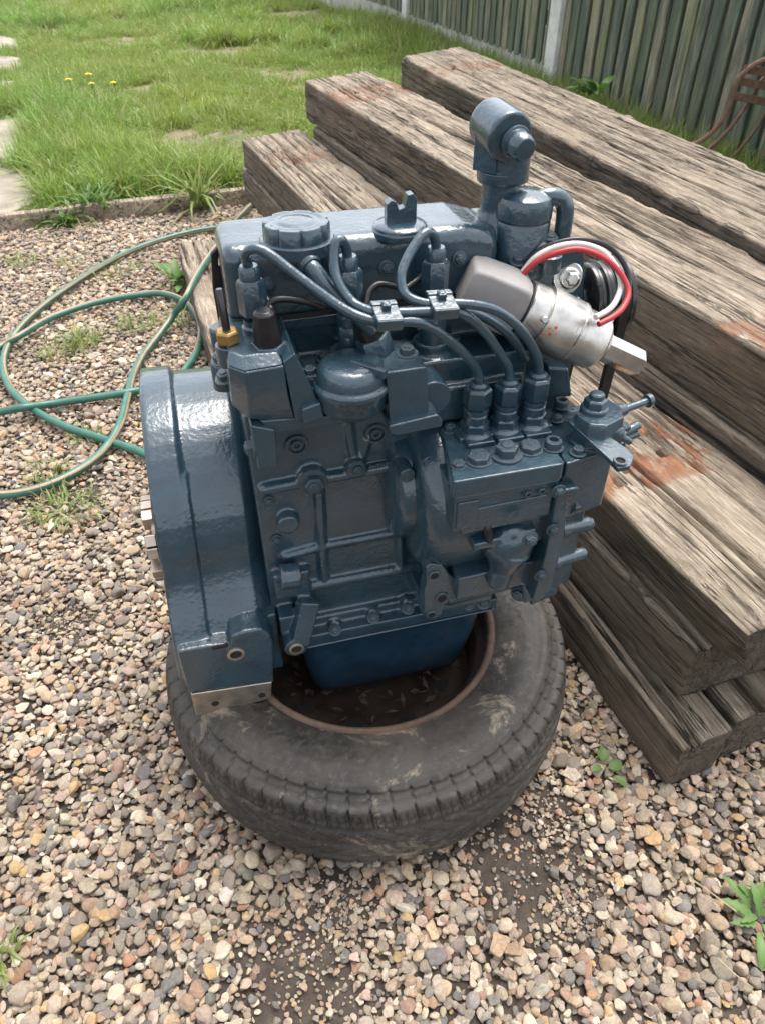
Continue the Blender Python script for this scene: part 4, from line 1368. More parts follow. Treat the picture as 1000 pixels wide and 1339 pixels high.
# corner lug with its arm
c = Q(388, 848, .0)
g.cyl(c, c + vec((0, .05, 0)), .0165, n=24)
a0 = Q(391, 838, .012); a1 = Q(404, 782, .026)
g.bar(a0, a1, .013, .014, up=(0, 1, 0))
g.box(.142, .19, .03, .08, .355, .40)
g.box(.142, .165, .02, .08, .268, .33)
b0 = Q(366, 755, .02); b1 = Q(392, 752, .02)
g.cyl(b0, b1, .017, n=20)
crank = g.build('crankcase', PT, ENG, remesh=.0021, smooth_it=3)
for px, Y, r, k in (((409, 629), .036, .0125, 'hex'), ((467, 612), .033, .0065, 'hex')):
    bolt(Q(*px, Y), r, (0, -1, 0), k, crank)
for px in ((388, 581), (491, 566)):
    c = Q(*px, .046)
    G().lathe(c + vec((0, .004, 0)), (0, -1, 0), [(0, .0145), (.006, .0145), (.0075, .0135), (.0075, .0105), (.004, .0098), (.004, .0070), (.0075, .0066), (.0075, .0036), (.003, .003), (.003, 0)], 30).build('core_plug', PT, crank)
bore(Q(388, 848, -.0005), (0, -1, 0), .0070, crank, M['bare'], 'threaded_hole_shade')
for px in ((438, 824), (488, 808), (533, 796)):
    bolt(Q(*px, .020), .0062, (0, -.55, .85), 'hex', crank)
# cast part number strip: small raised bars
g = G()
p0, p1 = Q(482, 611, .034), Q(514, 604, .034)
for i in range(9):
    p = p0 + (p1 - p0) * (i + .5) / 9
    g.obox(p, (1, 0, 0), (0, 1, 0), (0, 0, 1), .0011, .0014, .0030 - .0008 * (i % 3))
    if i % 2: g.obox(p + vec((0, 0, .0022 - .002 * (i % 3))), (1, 0, 0), (0, 1, 0), (0, 0, 1), .0022, .0013, .0008)
g.build('casting_marks', PT, crank)

# --- oil pan ------------------------------------------------------
g = G()
def rrect(x0, x1, y0, y1, z, r, n=6):
    out = []
    for cx, cy, a0 in ((x1 - r, y1 - r, 0), (x0 + r, y1 - r, 90), (x0 + r, y0 + r, 180), (x1 - r, y0 + r, 270)):
        for i in range(n + 1):
            a = rad(a0 + 90 * i / n)
            out.append((cx + r * math.cos(a), cy + r * math.sin(a), z))
    return out
g.loft([rrect(.168, .455, .03, .27, .262, .03), rrect(.172, .450, .034, .266, .20, .032), rrect(.180, .438, .038, .258, .135, .034), rrect(.184, .432, .042, .254, .116, .032), rrect(.196, .42, .054, .242, .102, .028), rrect(.22, .40, .08, .22, .098, .02)])
g.loft([rrect(.155, .466, .016, .285, .2605, .014), rrect(.155, .466, .016, .285, .2645, .014)])
g.build('oil_pan', M['pan'], ENG, bevel=0.002)

# --- head, deck and gallery castings ---------------------------------
g = G()
g.box(.142, .462, .030, .25, .632, .685)
g.box(.140, .455, .083, .215, .66, .736)
for x in (.16, .259, .353):
    g.cyl((x, .058, .66), (x, .058, .700), .021, n=20)
g.box(.325, .455, .02, .09, .61, .655)
head = g.build('cylinder_head', PT, ENG, remesh=.0024, smooth_it=3)
for px in ((386, 450), (414, 444), (446, 448), (455, 460), (551, 437), (523, 432), (391, 428), (430, 462)):
    bolt(QZ(*px, .686), .0074, (0, 0, 1), 'hex' if px[0] % 2 else 'plug', head)
# faceted block over the bell housing
g = G()
top = [QZ(296, 478, .675), QZ(322, 486, .675), QZ(374, 478, .675), QZ(376, 452, .675), QZ(304, 450, .675)]
zt = .675
A = [Q(298, 479, -.002), Q(321, 487, -.016), Q(372, 478, -.012)]
B_ = [Q(302, 512, -.002), Q(324, 518, -.016), Q(377, 514, -.012)]
C_ = [Q(304, 530, .010), Q(326, 549, .000), Q(388, 552, .002)]
def ringp(a, yb=.10):
    return [tuple(p) for p in a] + [(a[2][0], yb, a[2][2]), (a[0][0], yb, a[0][2])]
g.loft([ringp(C_), ringp(B_), ringp(A)])
g.loft([ringp(A), ringp([A[0] + vec((.004, .012, .010)), A[1] + vec((0, .014, .010)), A[2] + vec((-.004, .013, .010))])])
fb = g.build('end_block', PT, ENG, bevel=.0022, seg=2)
g = G()   # gusset
w0, w1, w2, w3 = Q(370, 474, -.010), Q(386, 462, -.016), Q(424, 540, -.012), Q(388, 554, -.012)
back = [vec((p[0], .07, p[2])) for p in (w0, w1, w2, w3)]
g.prism([tuple(w0), tuple(w1), tuple(w2), tuple(w3)], [tuple(p) for p in back])
w4, w5 = Q(395, 536, -.02), Q(420, 527, -.02)
g.prism([tuple(w4), tuple(w5), tuple(Q(424, 546, -.02)), tuple(Q(397, 556, -.02))], [(p[0], .05, p[2]) for p in (w4, w5, Q(424, 546, -.02), Q(397, 556, -.02))])
g.build('gusset', PT, ENG, bevel=.0018)
g = G()   # hanging bracket and rail
br = XZ([(328, 556), (360, 562), (363, 611), (338, 614)], -.008)
g.slab_y(br, -.009, .05)
rl = XZ([(340, 550), (470, 540), (471, 550), (356, 568)], -.001)
g.slab_y(rl, -.002, .05)
hb = g.build('side_bracket', PT, ENG, bevel=.002)
bolt(Q(333, 585, .004), .009, (-1, 0, 0), 'hex', hb)

# --- thermostat style dome -------------------------------------------
dc = Q(460, 500, -.006); dz1 = Q(460, 478, -.006)[2]
DX, DY = dc[0], -.006
g = G()
zb = Q(462, 552, -.03)[2]
g.lathe((DX, DY, zb), (0, 0, 1), [(0, .026), (.006, .033), (.010, .0365), (.028, .0385), (.030, .040), (.034, .0405), (.036, .0395), (.038, .0365), (.050, .035), (.055, .032), (.0575, .027), (.0585, .012), (.0585, 0)], 48)
zl = zb + .0575
g.obox((DX + .014, DY - .016, zl - .002), (.66, -.75, 0), (.75, .66, 0), (0, 0, 1), .021, .004, .005)
g.cyl((DX - .040, DY + .016, zb + .012), (DX - .040, DY + .016, zb + .040), .0105, n=20)
g.obox((DX - .03, DY + .02, zb + .02), (1, 0, 0), (0, 1, 0), (0, 0, 1), .016, .02, .012)
g.cyl((DX + .039, DY + .012, zb + .026), (DX + .039, DY + .012, zb + .042), .009, n=20)
g.box(DX - .02, DX + .03, DY, .07, zb + .004, zb + .03)
dome = g.build('thermostat_cover', PT, ENG, bevel=.0014, seg=2)
bolt((DX - .040, DY + .016, zb + .040), .0072, (0, 0, 1), 'hex', dome)
bolt((DX + .039, DY + .012, zb + .042), .0055, (0, 0, 1), 'hex', dome)

# --- bracket block -----------------------------------------------------
g = G()
f1 = XZ([(504, 487), (557, 479), (561, 540), (511, 563)], -.030)
g.slab_y(f1, -.031, .028)
f2 = XZ([(508, 556), (572, 541), (578, 549), (577, 557), (518, 569), (510, 566)], -.038)
g.slab_y(f2, -.040, .06)
c = Q(566, 522, -.006)
g.cyl((c[0], -.006, c[2]), (c[0], .05, c[2]), .021, n=28)
bb = g.build('feed_block', PT, ENG, bevel=.0018)
ztop = f1[0][1]
bolt(QZ(532, 463, ztop), .0082, (0, 0, 1), 'hex', bb)
bore(QZ(543, 474, ztop), (0, 0, 1), .0042, bb, proud=.0004)

# --- rocker cover ----------------------------------------------------
g = G()
def vring(X, dy, dz):
    y0, y1, zb_, zt_ = .078 + dy, .180 - dy, .738, .812 - dz
    out = [(X, y0, zb_)]
    r = .017
    for i in range(7):
        a = rad(180 - 90 * i / 6); out.append((X, y0 + r + r * math.cos(a), zt_ - r + r * math.sin(a)))
    for i in range(7):
        a = rad(90 - 90 * i / 6); out.append((X, y1 - r + r * math.cos(a), zt_ - r + r * math.sin(a)))
    out.append((X, y1, zb_))
    return out
secs = []
for i in range(6):
    a = rad(90 * i / 5)
    secs.append(vring(.150 - .013 * math.sin(a) if False else .150 - .013 * math.cos(a), .013 * (1 - math.sin(a)), .010 * (1 - math.sin(a))))
secs.append(vring(.30, 0, 0))
secs.append(vring(.396, 0, .000))
secs.append(vring(.412, .001, .004))
for i in range(6):
    a = rad(90 * i / 5)
    secs.append(vring(.420 + .018 * math.sin(a), .001 + .018 * (1 - math.cos(a)), .007 + .016 * (1 - math.cos(a))))
g.loft(secs)
c = Q(404, 344, .078)
g.lathe(c + vec((0, .02, 0.004)), (.25, -1, -.1), [(0, .021), (.014, .019), (.020, .015), (.026, .0135)], 24)
cover = g.build('rocker_cover', PT, ENG, remesh=.0017, smooth_it=5)
g = G()
g.box(.1395, .442, .075, .184, .733, .7385)
g.build('cover_gasket', M['gasket'], cover)
g = G()
g.box(.137, .446, .0735, .186, .723, .7335)
g.build('cover_flange', PT, cover, bevel=.001)
# filler cap
g = G()
fcx = QZ(388, 300, .822)
g.lathe((fcx[0], fcx[1], .803), (0, 0, 1), [(0, .0385), (.011, .0385), (.0125, .037), (.0125, .0)], 48)
cap_r = []
def lobed(z, r, d):
    return [(fcx[0] + rr * math.cos(a), fcx[1] + rr * math.sin(a), z) for a, rr in ((2 * math.pi * i / 96, r - d * max(0, math.cos(8 * 2 * math.pi * i / 96)) ** 6) for i in range(96))]
g.loft([lobed(.8135, .0345, .0035), lobed(.8285, .034, .0035), lobed(.8305, .0325, .0033), lobed(.831, .0275, 0), lobed(.8304, .0265, 0), lobed(.8304, .019, 0), lobed(.831, .018, 0), lobed(.831, .010, 0)])
g.build('oil_filler_cap', PT, ENG)
g = G()
wc = QZ(523, 291, .818)
g.lathe((wc[0], wc[1], .806), (0, 0, 1), [(0, .030), (.006, .030), (.008, .0285), (.010, .0285), (.012, .026), (.0135, .018), (.0135, 0)], 44)
wing = [(-.016, 0), (.016, 0), (.016, .026), (.012, .031), (.006, .030), (.003, .018), (-.003, .016), (-.006, .024), (-.011, .026), (-.016, .022)]
g.slab_y([(wc[0] + x, .817 + z) for x, z in wing], wc[1] - .006, wc[1] + .006)
g.build('wing_cap', PT, ENG, bevel=.0018, seg=3)

for px in ((352, 372), (420, 362), (505, 350), (600, 338)):
    bolt(Q(*px, .077), .0058, (0, -1, .15), 'hex', cover)
for x in (.185, .232, .285, .325, .385, .43):
    bolt((x, .066, .686), .0066, (0, 0, 1), 'hex' if x < .3 else 'socket', head)
for px in ((350, 600), (352, 655), (362, 705), (540, 612), (543, 655)):
    bolt(Q(*px, .045), .0052, (0, -1, 0), 'hex', crank)
# --- injectors and lines --------------------------------------------
INJ = [Q(325, 345, .052), Q(455, 335, .052), Q(570, 325, .052)]
zi = .8045
for p in INJ:
    o = vec((p[0], .052, 0))
    t = empty('injector', tuple(o)); t.parent = ENG
    G().lathe((0, 0, .690), (0, 0, 1), [(0, .0135), (.030, .0135), (.032, .0125), (.040, .0125), (.042, .0142), (.052, .0142), (.054, .012), (.060, .012)], 28).build('nozzle_body', PT, t)
    G().lathe((0, 0, .754), (0, 0, 1), [(0, .013), (.002, .0150), (.034, .0150), (.0375, .0125)], 6, rot=.4).build('union_nut', PT, t, bevel=.0008)
    G().lathe((0, 0, .790), (0, 0, 1), [(0, .0105), (.012, .0105), (.015, .0085)], 24).build('collar', PT, t)
    G().lathe((0, 0, .715), (0, 0, 1), [(0, .0150), (.016, .0150), (.018, .0135)], 6).build('lower_nut', PT, t, bevel=.0008)
DV = [Q(625, 503, 0), Q(665, 499, 0), Q(703, 490, 0)]
def yl(t, a, b):
    return a + (b - a) * t
def line(pxs, r, name='fuel_line', mat=None, parent=None):
    return G().tube([Q(x, y, Y) for x, y, Y in pxs], r, 14, 8).build(name, mat or PT, parent or ENG)
R_L = .0051
line([(325, 348, .052), (322, 337, .050), (326, 328, .046), (338, 326, .042), (356, 335, .036), (400, 369, .018), (448, 403, .0), (482, 418, -.012), (510, 421, -.016), (545, 421, -.019), (572, 434, -.019), (604, 460, -.012), (622, 482, -.002), (626, 498, 0), (626, 512, 0)], R_L)
line([(455, 338, .052), (452, 322, .050), (446, 314, .047), (439, 320, .044), (437, 345, .036), (444, 372, .022), (462, 396, .008), (486, 407, -.006), (510, 409, -.013), (545, 408, -.014), (584, 407, -.014), (608, 412, -.016), (633, 434, -.012), (653, 462, -.005), (664, 482, 0), (665, 506, 0)], R_L)
line([(570, 328, .052), (568, 312, .050), (561, 304, .047), (551, 309, .043), (534, 334, .032), (524, 362, .018), (530, 385, .006), (552, 396, -.004), (577, 397, -.010), (616, 398, -.016), (652, 408, -.018), (681, 432, -.014), (699, 460, -.006), (704, 480, -.001), (703, 498, 0)], R_L)
line([(588, 404, .004), (620, 410, .004), (648, 424, .006), (672, 446, .012), (686, 470, .02)], .0050)
# breather pipe
g = G()
P = [Q(x, y, Y) for x, y, Y in ((402, 342, .060), (410, 352, .050), (424, 370, .040), (446, 392, .028), (468, 412, .016), (490, 432, .010))]
g.tube(P, .0088, 16)
d = P[1] - P[0]
g.lathe(P[0] - d * .1, d, [(0, .0118), (.008, .0118), (.010, .0105)], 24)
g.build('breather_pipe', PT, ENG)
# clamps across the fuel lines
for (x, y), Y in (((505, 413), -.016), ((577, 399), -.011)):
    c = Q(x, y, Y)
    g = G()
    u, v, w = vec((.99, -.10, .0)), vec((0, .97, .24)), vec((0, -.24, .97))
    g.obox(c + w * .0005, u, v, w, .0128, .0165, .0062)
    g.obox(c + w * .0075 + v * .004, u, v, w, .0042, .0045, .005)
    g.obox(c + v * .010 + w * .0052, u, v, w, .0128, .003, .003)
    g.obox(c - v * .0125 + w * .005, u, v, w, .0128, .003, .0025)
    g.cyl(c + w * .009 + v * .004, c + w * .0135 + v * .004, .0034, n=12)
    g.build('pipe_clamp', PT, ENG, bevel=.0014)
# small leak-off hoses, black
for pts in ([(343, 413, .04), (352, 398, .045), (368, 391, .045), (398, 394, .045), (424, 402, .045)],
            [(478, 402, .04), (482, 383, .05), (494, 372, .055), (512, 373, .055), (528, 378, .055)],
            [(345, 385, .06), (352, 395, .05), (356, 410, .035)],
            [(528, 378, .05), (545, 366, .058), (556, 355, .06)]):
    line(pts, .0036, 'leak_off_hose', M['black'])

# --- sensors -----------------------------------------------------------
def sensor(px, Y, lean, name, label=None):
    c = Q(*px, Y)
    d = vec(lean)
    t = empty(name, tuple(c)); t.parent = ENG
    G().lathe((0, 0, 0), d, [(-.012, .019), (.006, .019), (.008, .0175)], 6, rot=.3).build('sensor_base', PT, t, bevel=.001)
    G().lathe(d * .006, d, [(0, .0145), (.012, .0150), (.020, .0135), (.026, .0125), (.034, .0115), (.037, .008)], 8, rot=.2).build('plug_body', M['black'], t, bevel=.0012)
sensor((353, 456, 0)[:2], .018, (-.05, -.05, 1), 'oil_pressure_switch')
sensor((489, 448), .02, (-.32, .1, .93), 'temperature_switch')
c = Q(299, 447, .03)
t = empty('glow_terminal', tuple(c)); t.parent = ENG
G().lathe((0, 0, -.024), (0, 0, 1), [(0, .0138), (.022, .0138)], 24).build('terminal_base', PT, t, bevel=.001)
G().lathe((0, 0, 0), (0, 0, 1), [(0, .0110), (.001, .0124), (.011, .0124), (.0132, .0105), (.0132, .0)], 6).build('brass_nut', M['brass'], t, bevel=.0006)
G().lathe((0, 0, .012), (-.03, .1, 1), [(0, .0042), (.040, .0042), (.042, .003)], 14).build('terminal_stud', M['pulley'], t)
# studs and rear bracket at the flywheel end of the head
for px, Y in (((290, 470), .10), ((301, 455), .085), ((296, 494), .06)):
    bolt(Q(*px, Y), .0085, (-.3, -.2, 1), 'hex', head)
g = G()
for px, Y in (((290, 475), .10), ((289, 430), .12)):
    c = Q(*px, Y)
    g.lathe((c[0], c[1], c[2] - .03), (0, 0, 1), [(0, .013), (.03, .013), (.033, .011)], 22)
g.build('manifold_stub', PT, ENG)
g = G()
out = [(276, 332), (286, 322), (286, 348), (289, 352), (300, 430), (288, 432), (279, 380)]
g.prism([tuple(Q(x, y, .150)) for x, y in out], [tuple(Q(x, y, .150) + vec((0, .008, 0))) for x, y in out])
rb = g.build('lifting_eye', M['black'], ENG, bevel=.002)

# --- injection pump ------------------------------------------------
g = G()
tp = [(.339, -.078), (.470, -.078), (.498, .02), (.495, .034), (.384, .034)]
g.slab_z([(.339, -.076), (.3415, -.079), (.466, -.079), (.4705, -.075), (.4705, .034), (.355, .034), (.355, .0)], .576, .600)
pump_t = g.build('pump_top_plate', PT, ENG, bevel=.0022, seg=3)
g = G()
g.box(.345, .466, -.073, .06, .520, .577)
g.box(.352, .470, -.030, .06, .44, .522)
g.box(.350, .462, .000, .05, .395, .445)
g.box(.420, .470, -.062, .0, .47, .525)
g.slab_y(XZ([(600, 690), (724, 664), (724, 672), (602, 698)], -.068), -.071, -.04)
# upright web on the right of the pump body
g.slab_y(XZ([(722, 634), (738, 630), (731, 690), (716, 760), (702, 775), (690, 776), (706, 720), (714, 680)], -.066), -.080, -.02)
g.slab_y(XZ([(722, 631), (748, 626), (748, 634), (722, 638)], -.066), -.083, -.03)
pump_b = g.build('pump_body', PT, ENG, bevel=.0025, seg=3)
g = G()   # step lip under the top plate and lower casting lines
g.box(.343, .468, -.0755, -.05, .566, .5745)
g.slab_y(XZ([(604, 668), (716, 645), (716, 650), (604, 674)], -.073), -.0752, -.06)
g.box(.3475, .372, -.0765, -.05, .526, .566)
g.cyl(Q(612, 684, -.060), Q(612, 684, -.02), .012, n=22)
g.build('pump_casting_lines', PT, pump_b, bevel=.0018, seg=2)
for px, Y in (((729, 642), -.081), ((722, 692), -.081), ((706, 752), -.081), ((612, 684), -.061)):
    bolt(Q(*px, Y), .0062, (0, -1, 0), 'hex', pump_b)
for px in ((706, 640), (688, 644)):
    bolt(Q(*px, -.074), .0045, (0, -1, 0), 'socket', pump_b)
for i, p in enumerate(DV):
    t = empty('delivery_valve', (p[0], 0, .600)); t.parent = ENG
    h = p[2] - .600
    G().lathe((0, 0, -.001), (0, 0, 1), [(0, .0205), (.007, .0205), (.009, .018), (.010, .0165), (.0115, .0165)], 32).build('valve_seat', PT, t, bevel=.0008)
    G().lathe((0, 0, .008), (0, 0, 1), [(0, .0172), (.011, .0172), (.013, .0150)], 6, rot=.25).build('holder_nut', PT, t, bevel=.0008)
    G().lathe((0, 0, .018), (0, 0, 1), [(0, .0140), (.012, .0140), (.0135, .0128), (.016, .0128), (.017, .0145), (.0205, .0145), (.0215, .012), (.026, .012)], 28).build('valve_holder', PT, t)
    G().lathe((0, 0, .041), (0, 0, 1), [(0, .0155), (.0015, .0165), (h - .046, .0165), (h - .043, .0135)], 6, rot=.1 + .2 * i).build('union_nut', PT, t, bevel=.0009)
    G().lathe((0, 0, h - .006), (0, 0, 1), [(0, .0105), (.007, .0105), (.010, .0078)], 24).build('collar', PT, t)
    # raised seat boss around each valve
g = G()
for p in DV:
    g.obox((p[0], -.002, .6025), (1, 0, 0), (0, 1, 0), (0, 0, 1), .0165, .024, .0035)
g.obox((DV[1][0], .006, .602), (1, 0, 0), (0, 1, 0), (0, 0, 1), .058, .018, .0035)
g.build('valve_bridge', PT, ENG, bevel=.002)
for px, r, k in (((625, 602), .0128, 'plug'), ((661, 595), .0132, 'hex'), ((692, 588), .0122, 'plug'), ((722, 585), .0098, 'socket'), ((599, 609), .0075, 'plug'), ((588, 562), .0075, 'hex'), ((733, 531), .0085, 'socket')):
    bolt(QZ(*px, .600), r, (0, 0, 1), k, pump_t)
for px in ((604, 538), (727, 549)):
    bolt(QZ(*px, .600), .006, (0, 0, 1), 'hex', pump_t)
# round drum that carries the pump, left of it
g = G()
g.lathe((.322, .055, .492), (1, 0, 0), [(0, .070), (.001, .086), (.005, .096), (.012, .104), (.022, .109), (.034, .111), (.12, .110)], 64)
g.build('pump_drum', PT, ENG, bevel=.001)
g = G()
g.lathe((.296, .075, .50), (1, 0, 0), [(0, .050), (.004, .070), (.012, .080), (.03, .084)], 48)
g.cyl((.312, .0, .555), (.312, .05, .555), .010, n=20)
g.build('drum_backing', PT, ENG, bevel=.002)

# --- speed control housing --------------------------------------------
g = G()
base = [(.474, -.075), (.556, -.060), (.575, .0), (.575, .03), (.478, .04)]
g.slab_z(base, .575, .596)
gov_p = g.build('governor_cover', PT, ENG, bevel=.0022, seg=3)
g = G()
g.slab_z([(.476, -.068), (.548, -.052), (.565, .0), (.565, .04), (.478, .06)], .50, .5755)
g.slab_z([(.470, -.060), (.536, -.040), (.545, .0), (.545, .05), (.472, .06)], .36, .51)
g.slab_z([(.478, -.050), (.522, -.040), (.53, .04), (.478, .05)], .335, .37)
gov_b = g.build('governor_housing', PT, ENG, bevel=.003, seg=3)
g = G()
gc = Q(775, 545, -.02)
gz = .596
hull = [(750, 554), (757, 540), (772, 531), (794, 530), (811, 541), (815, 556), (792, 568), (768, 566)]
def hull_at(z, s=1.0, lift=0):
    pts = [QZ(x, y, .622) for x, y in hull]
    cx = sum(p[0] for p in pts) / 8; cy = sum(p[1] for p in pts) / 8
    return [(cx + (p[0] - cx) * s, cy + (p[1] - cy) * s, z) for p in pts]
g.loft([hull_at(.592, 1.08), hull_at(.600, 1.08), hull_at(.6005, 1.0), hull_at(.628, .96), hull_at(.632, .9)])
lv = g.build('lever_housing', PT, ENG, bevel=.0022, seg=3)
c = QZ(776, 536, .632)
g = G()
g.lathe(c, (0, 0, 1), [(-.004, .016), (.004, .016), (.006, .0145)], 28)
g.lathe(c + vec((0, 0, .005)), (0, 0, 1), [(0, .0135), (.009, .0135), (.011, .011)], 6)
g.lathe(c + vec((0, 0, .015)), (0, 0, 1), [(0, .0085), (.006, .0085), (.008, .006)], 24)
g.build('pivot_nut', PT, lv, bevel=.0007)
g = G()   # slotted lever arm
a = [QZ(741, 556, .614), QZ(752, 546, .614), QZ(818, 592, .606), QZ(827, 602, .605), QZ(822, 615, .604), QZ(806, 618, .604), QZ(796, 607, .605)]
g.prism([tuple(p) for p in a], [tuple(p + vec((0, 0, .006))) for p in a])
arm = g.build('throttle_lever', PT, ENG, bevel=.0012)
bore(QZ(810, 604, .6108), (.05, -.05, 1), .0052, arm, PT)
g = G()   # stop screw with ball end, pointing right
s0, s1 = Q(800, 541, .0), Q(850, 523, .01)
d = s1 - s0; L = np.linalg.norm(d)
g.lathe(s0, d, [(0, .0105), (L * .32, .0075), (L * .36, .0048), (L * .88, .0048), (L * .9, .0085), (L * 1.0, .0085), (L * 1.03, .006)], 22)
g.lathe(s0 - d * .05, d, [(0, .0125), (L * .16, .0125)], 6)
g.build('stop_screw', PT, ENG, bevel=.0006)
g = G()
s0, s1 = Q(787, 556, -.045), Q(815, 573, -.055)
d = s1 - s0; L = np.linalg.norm(d)
g.lathe(s0, d, [(0, .0118), (L * .7, .0118), (L * .76, .0105), (L * .76, .0085), (L * .9, .0080), (L * .9, .0045), (L * 1.28, .0040), (L * 1.34, .003)], 26)
g.build('adjuster', PT, ENG, bevel=.0006)
g = G()
s0 = Q(826, 560, -.03)
g.lathe(s0, (1, .2, .28), [(-.012, .0055), (.008, .0055), (.010, .0042)], 16)
g.lathe(s0 + vec((.0, -.002, -.010)), (1, .2, .1), [(-.012, .0048), (.009, .0048)], 16)
g.obox(s0 + vec((-.010, 0, -.004)), (1, .2, .2), (0, 1, 0), (0, 0, 1), .004, .006, .010)
g.tube([s0 + vec((.006, 0, -.012)), s0 + vec((.018, 0, -.020)), s0 + vec((.028, .004, -.030))], .0010, 6)
g.build('linkage_clip', PT, ENG)
for px, r in (((755, 592), .0072), ((764, 584), .006)):
    bolt(QZ(*px, .597), r, (0, 0, 1), 'hex', gov_p)
for (x0, y0), (x1, y1), r in (((730, 694), (770, 684), .0088), ((720, 737), (762, 723), .0080), ((745, 660), (772, 653), .0075), ((700, 776), (722, 766), .008)):
    p0, p1 = Q(x0, y0, -.055), Q(x1, y1, -.03)
    d = p1 - p0; L = np.linalg.norm(d)
    g = G()
    g.lathe(p0, d, [(-.004, r * 1.35), (.010, r * 1.35), (.011, r), (L - .014, r), (L - .013, r * 1.08), (L - .002, r * 1.08), (L, r * .7)], 22)
    g.build('stud', PT, ENG, bevel=.0005)

# --- lift pump and lower pipework under the pump --------------------------
g = G()
c = Q(664, 708, -.058)
g.ball(c, .034, .026, .032, 32, 18)
g.lathe(c + vec((0, .0, -.012)), (-.2, -.15, -1), [(0, .030), (.018, .022), (.030, .016), (.055, .014)], 28)
g.cyl(c + vec((-.045, .02, .012)), c + vec((-.01, .01, .008)), .016, n=24)
g.obox(c + vec((-.012, .004, .018)), (1, 0, .1), (0, 1, 0), (0, 0, 1), .04, .02, .006)
g.build('lift_pump', PT, ENG, remesh=.0022, smooth_it=4)
c0 = Q(633, 700, -.085)
G().tube([Q(626, 676, -.05), Q(634, 684, -.066), Q(638, 704, -.07), Q(635, 724, -.05)], .0055, 12).build('feed_hose', M['black'], ENG)
bolt(Q(692, 705, -.10), .007, (0, -1, .2), 'hex')
g = G()   # three-hole flange
fl = XZ([(556, 742), (562, 736), (578, 738), (586, 749), (596, 757), (598, 772), (590, 784), (580, 790), (578, 801), (568, 809), (558, 806), (553, 797), (554, 770), (557, 760)], -.040)
g.slab_y(fl, -.042, -.022)
flp = g.build('drain_flange', PT, ENG, bevel=.002, seg=3)
for px, r in (((567, 752), .0062), ((577, 781), .0072), ((563, 803), .0055)):
    cc = Q(*px, -.042)
    bore(cc, (0, -1, 0), r * .85, flp, PT)
g = G()
p0, p1 = Q(580, 772, -.022), Q(694, 745, -.034)
d = p1 - p0; L = np.linalg.norm(d)
g.lathe(p0, d, [(0, .021), (.055, .021), (.057, .0215), (.060, .0195), (L, .0190)], 32)
g.obox(p0 + vec((.02, .035, -.024)), (1, 0, .05), (0, 1, 0), (0, 0, 1), .05, .04, .012)
g.obox(p0 + d * .45 + vec((0, .05, 0)), (1, 0, .05), (0, 1, 0), (0, 0, 1), .05, .05, .014)
g.obox(p0 + d * .92 + vec((0, -.012, -.006)), (.2, 0, -1), (0, 1, 0), (1, 0, .2), .030, .012, .012)
g.obox(p0 + d * .5 + vec((0, 0, .028)), (1, 0, .05), (0, 1, 0), (0, 0, 1), .055, .03, .02)
low_t = g.build('oil_pipe_casting', PT, ENG, remesh=.0022, smooth_it=3)
bolt(Q(631, 788, -.02), .007, (0, -.6, .8), 'hex', low_t)
bolt(Q(678, 776, -.05), .008, (-.6, -.6, .2), 'hex', low_t)
bolt(Q(612, 792, -.02), .005, (0, -.6, .8), 'hex', low_t)

# --- stop solenoid ------------------------------------------------------
s0, s1 = Q(606, 366, .062), Q(806, 462, .012)
d = s1 - s0; L = np.linalg.norm(d); dn = d / L
u, v, _ = frame(dn)
SOL = empty('stop_solenoid', tuple(s0)); SOL.parent = ENG
def sp(t, r, n=32, sq=1.0, rot=0):
    c = dn * t
    out = []
    for i in range(n):
        a = 2 * math.pi * i / n
        k = 1.0
        if sq < 1:
            k = min(1.25, 1 / max(abs(math.cos(a)), abs(math.sin(a)))) * sq + (1 - sq)
        out.append(tuple(c + r * k * (math.cos(a + rot) * u + math.sin(a + rot) * v)))
    return out
def tof(x, y):   # along-axis distance for a photo point near the axis
    p = Q(x, y, .037)
    return float((p - s0) @ dn)
t_b0, t_b1, t_c1, t_c2, t_h0, t_h1 = 0.0, tof(686, 398), tof(705, 410), tof(745, 430), tof(772, 446), tof(818, 468)
g = G()
def rsq(t, hu, hv, r, n=7):
    c = dn * t
    out = []
    for cu, cv, a0 in ((hu - r, hv - r, 0), (-hu + r, hv - r, 90), (-hu + r, -hv + r, 180), (hu - r, -hv + r, 270)):
        for i in range(n):
            a = rad(a0 + 90 * i / (n - 1))
            out.append(tuple(c + (cu + r * math.cos(a)) * u + (cv + r * math.sin(a)) * v))
    return out
g.loft([rsq(t_b0 + .0005, .019, .018, .004), rsq(t_b0 + .0015, .0222, .0212, .0045), rsq(t_b0 + .004, .0240, .0230, .0045), rsq(t_b0 + .016, .0272, .026, .0045), rsq(t_b1 * .70, .0300, .0288, .005), rsq(t_b1 - .012, .0300, .0290, .006), rsq(t_b1 - .006, .0296, .0286, .010), rsq(t_b1 - .003, .0285, .0280, .0275), rsq(t_b1 + .004, .027, .027, .0265)])
g.build('rubber_boot', M['rubber'], SOL)
g = G()
g.loft([sp(t_b1, .030), sp(t_b1 + .002, .0318), sp(t_c1 - .0012, .0322), sp(t_c1 - .0006, .0308), sp(t_c1 + .0004, .0308), sp(t_c1 + .001, .0352), sp(t_c2 - .006, .0352), sp(t_c2 - .0055, .0342), sp(t_c2 - .0045, .0342), sp(t_c2 - .004, .0352), sp(t_c2, .0352), sp(t_c2 + .001, .0318), sp(t_h0 - .003, .0310), sp(t_h0, .0285), sp(t_h0, .010)])
body = g.build('solenoid_case', M['alu'], SOL, bevel=.0008)
g = G()
pm = dn * (t_c1 + .018)
side = -v * .2 - u * 1.0
def onside(t, ang, r):
    return dn * t + r * (math.cos(ang) * u + math.sin(ang) * v)
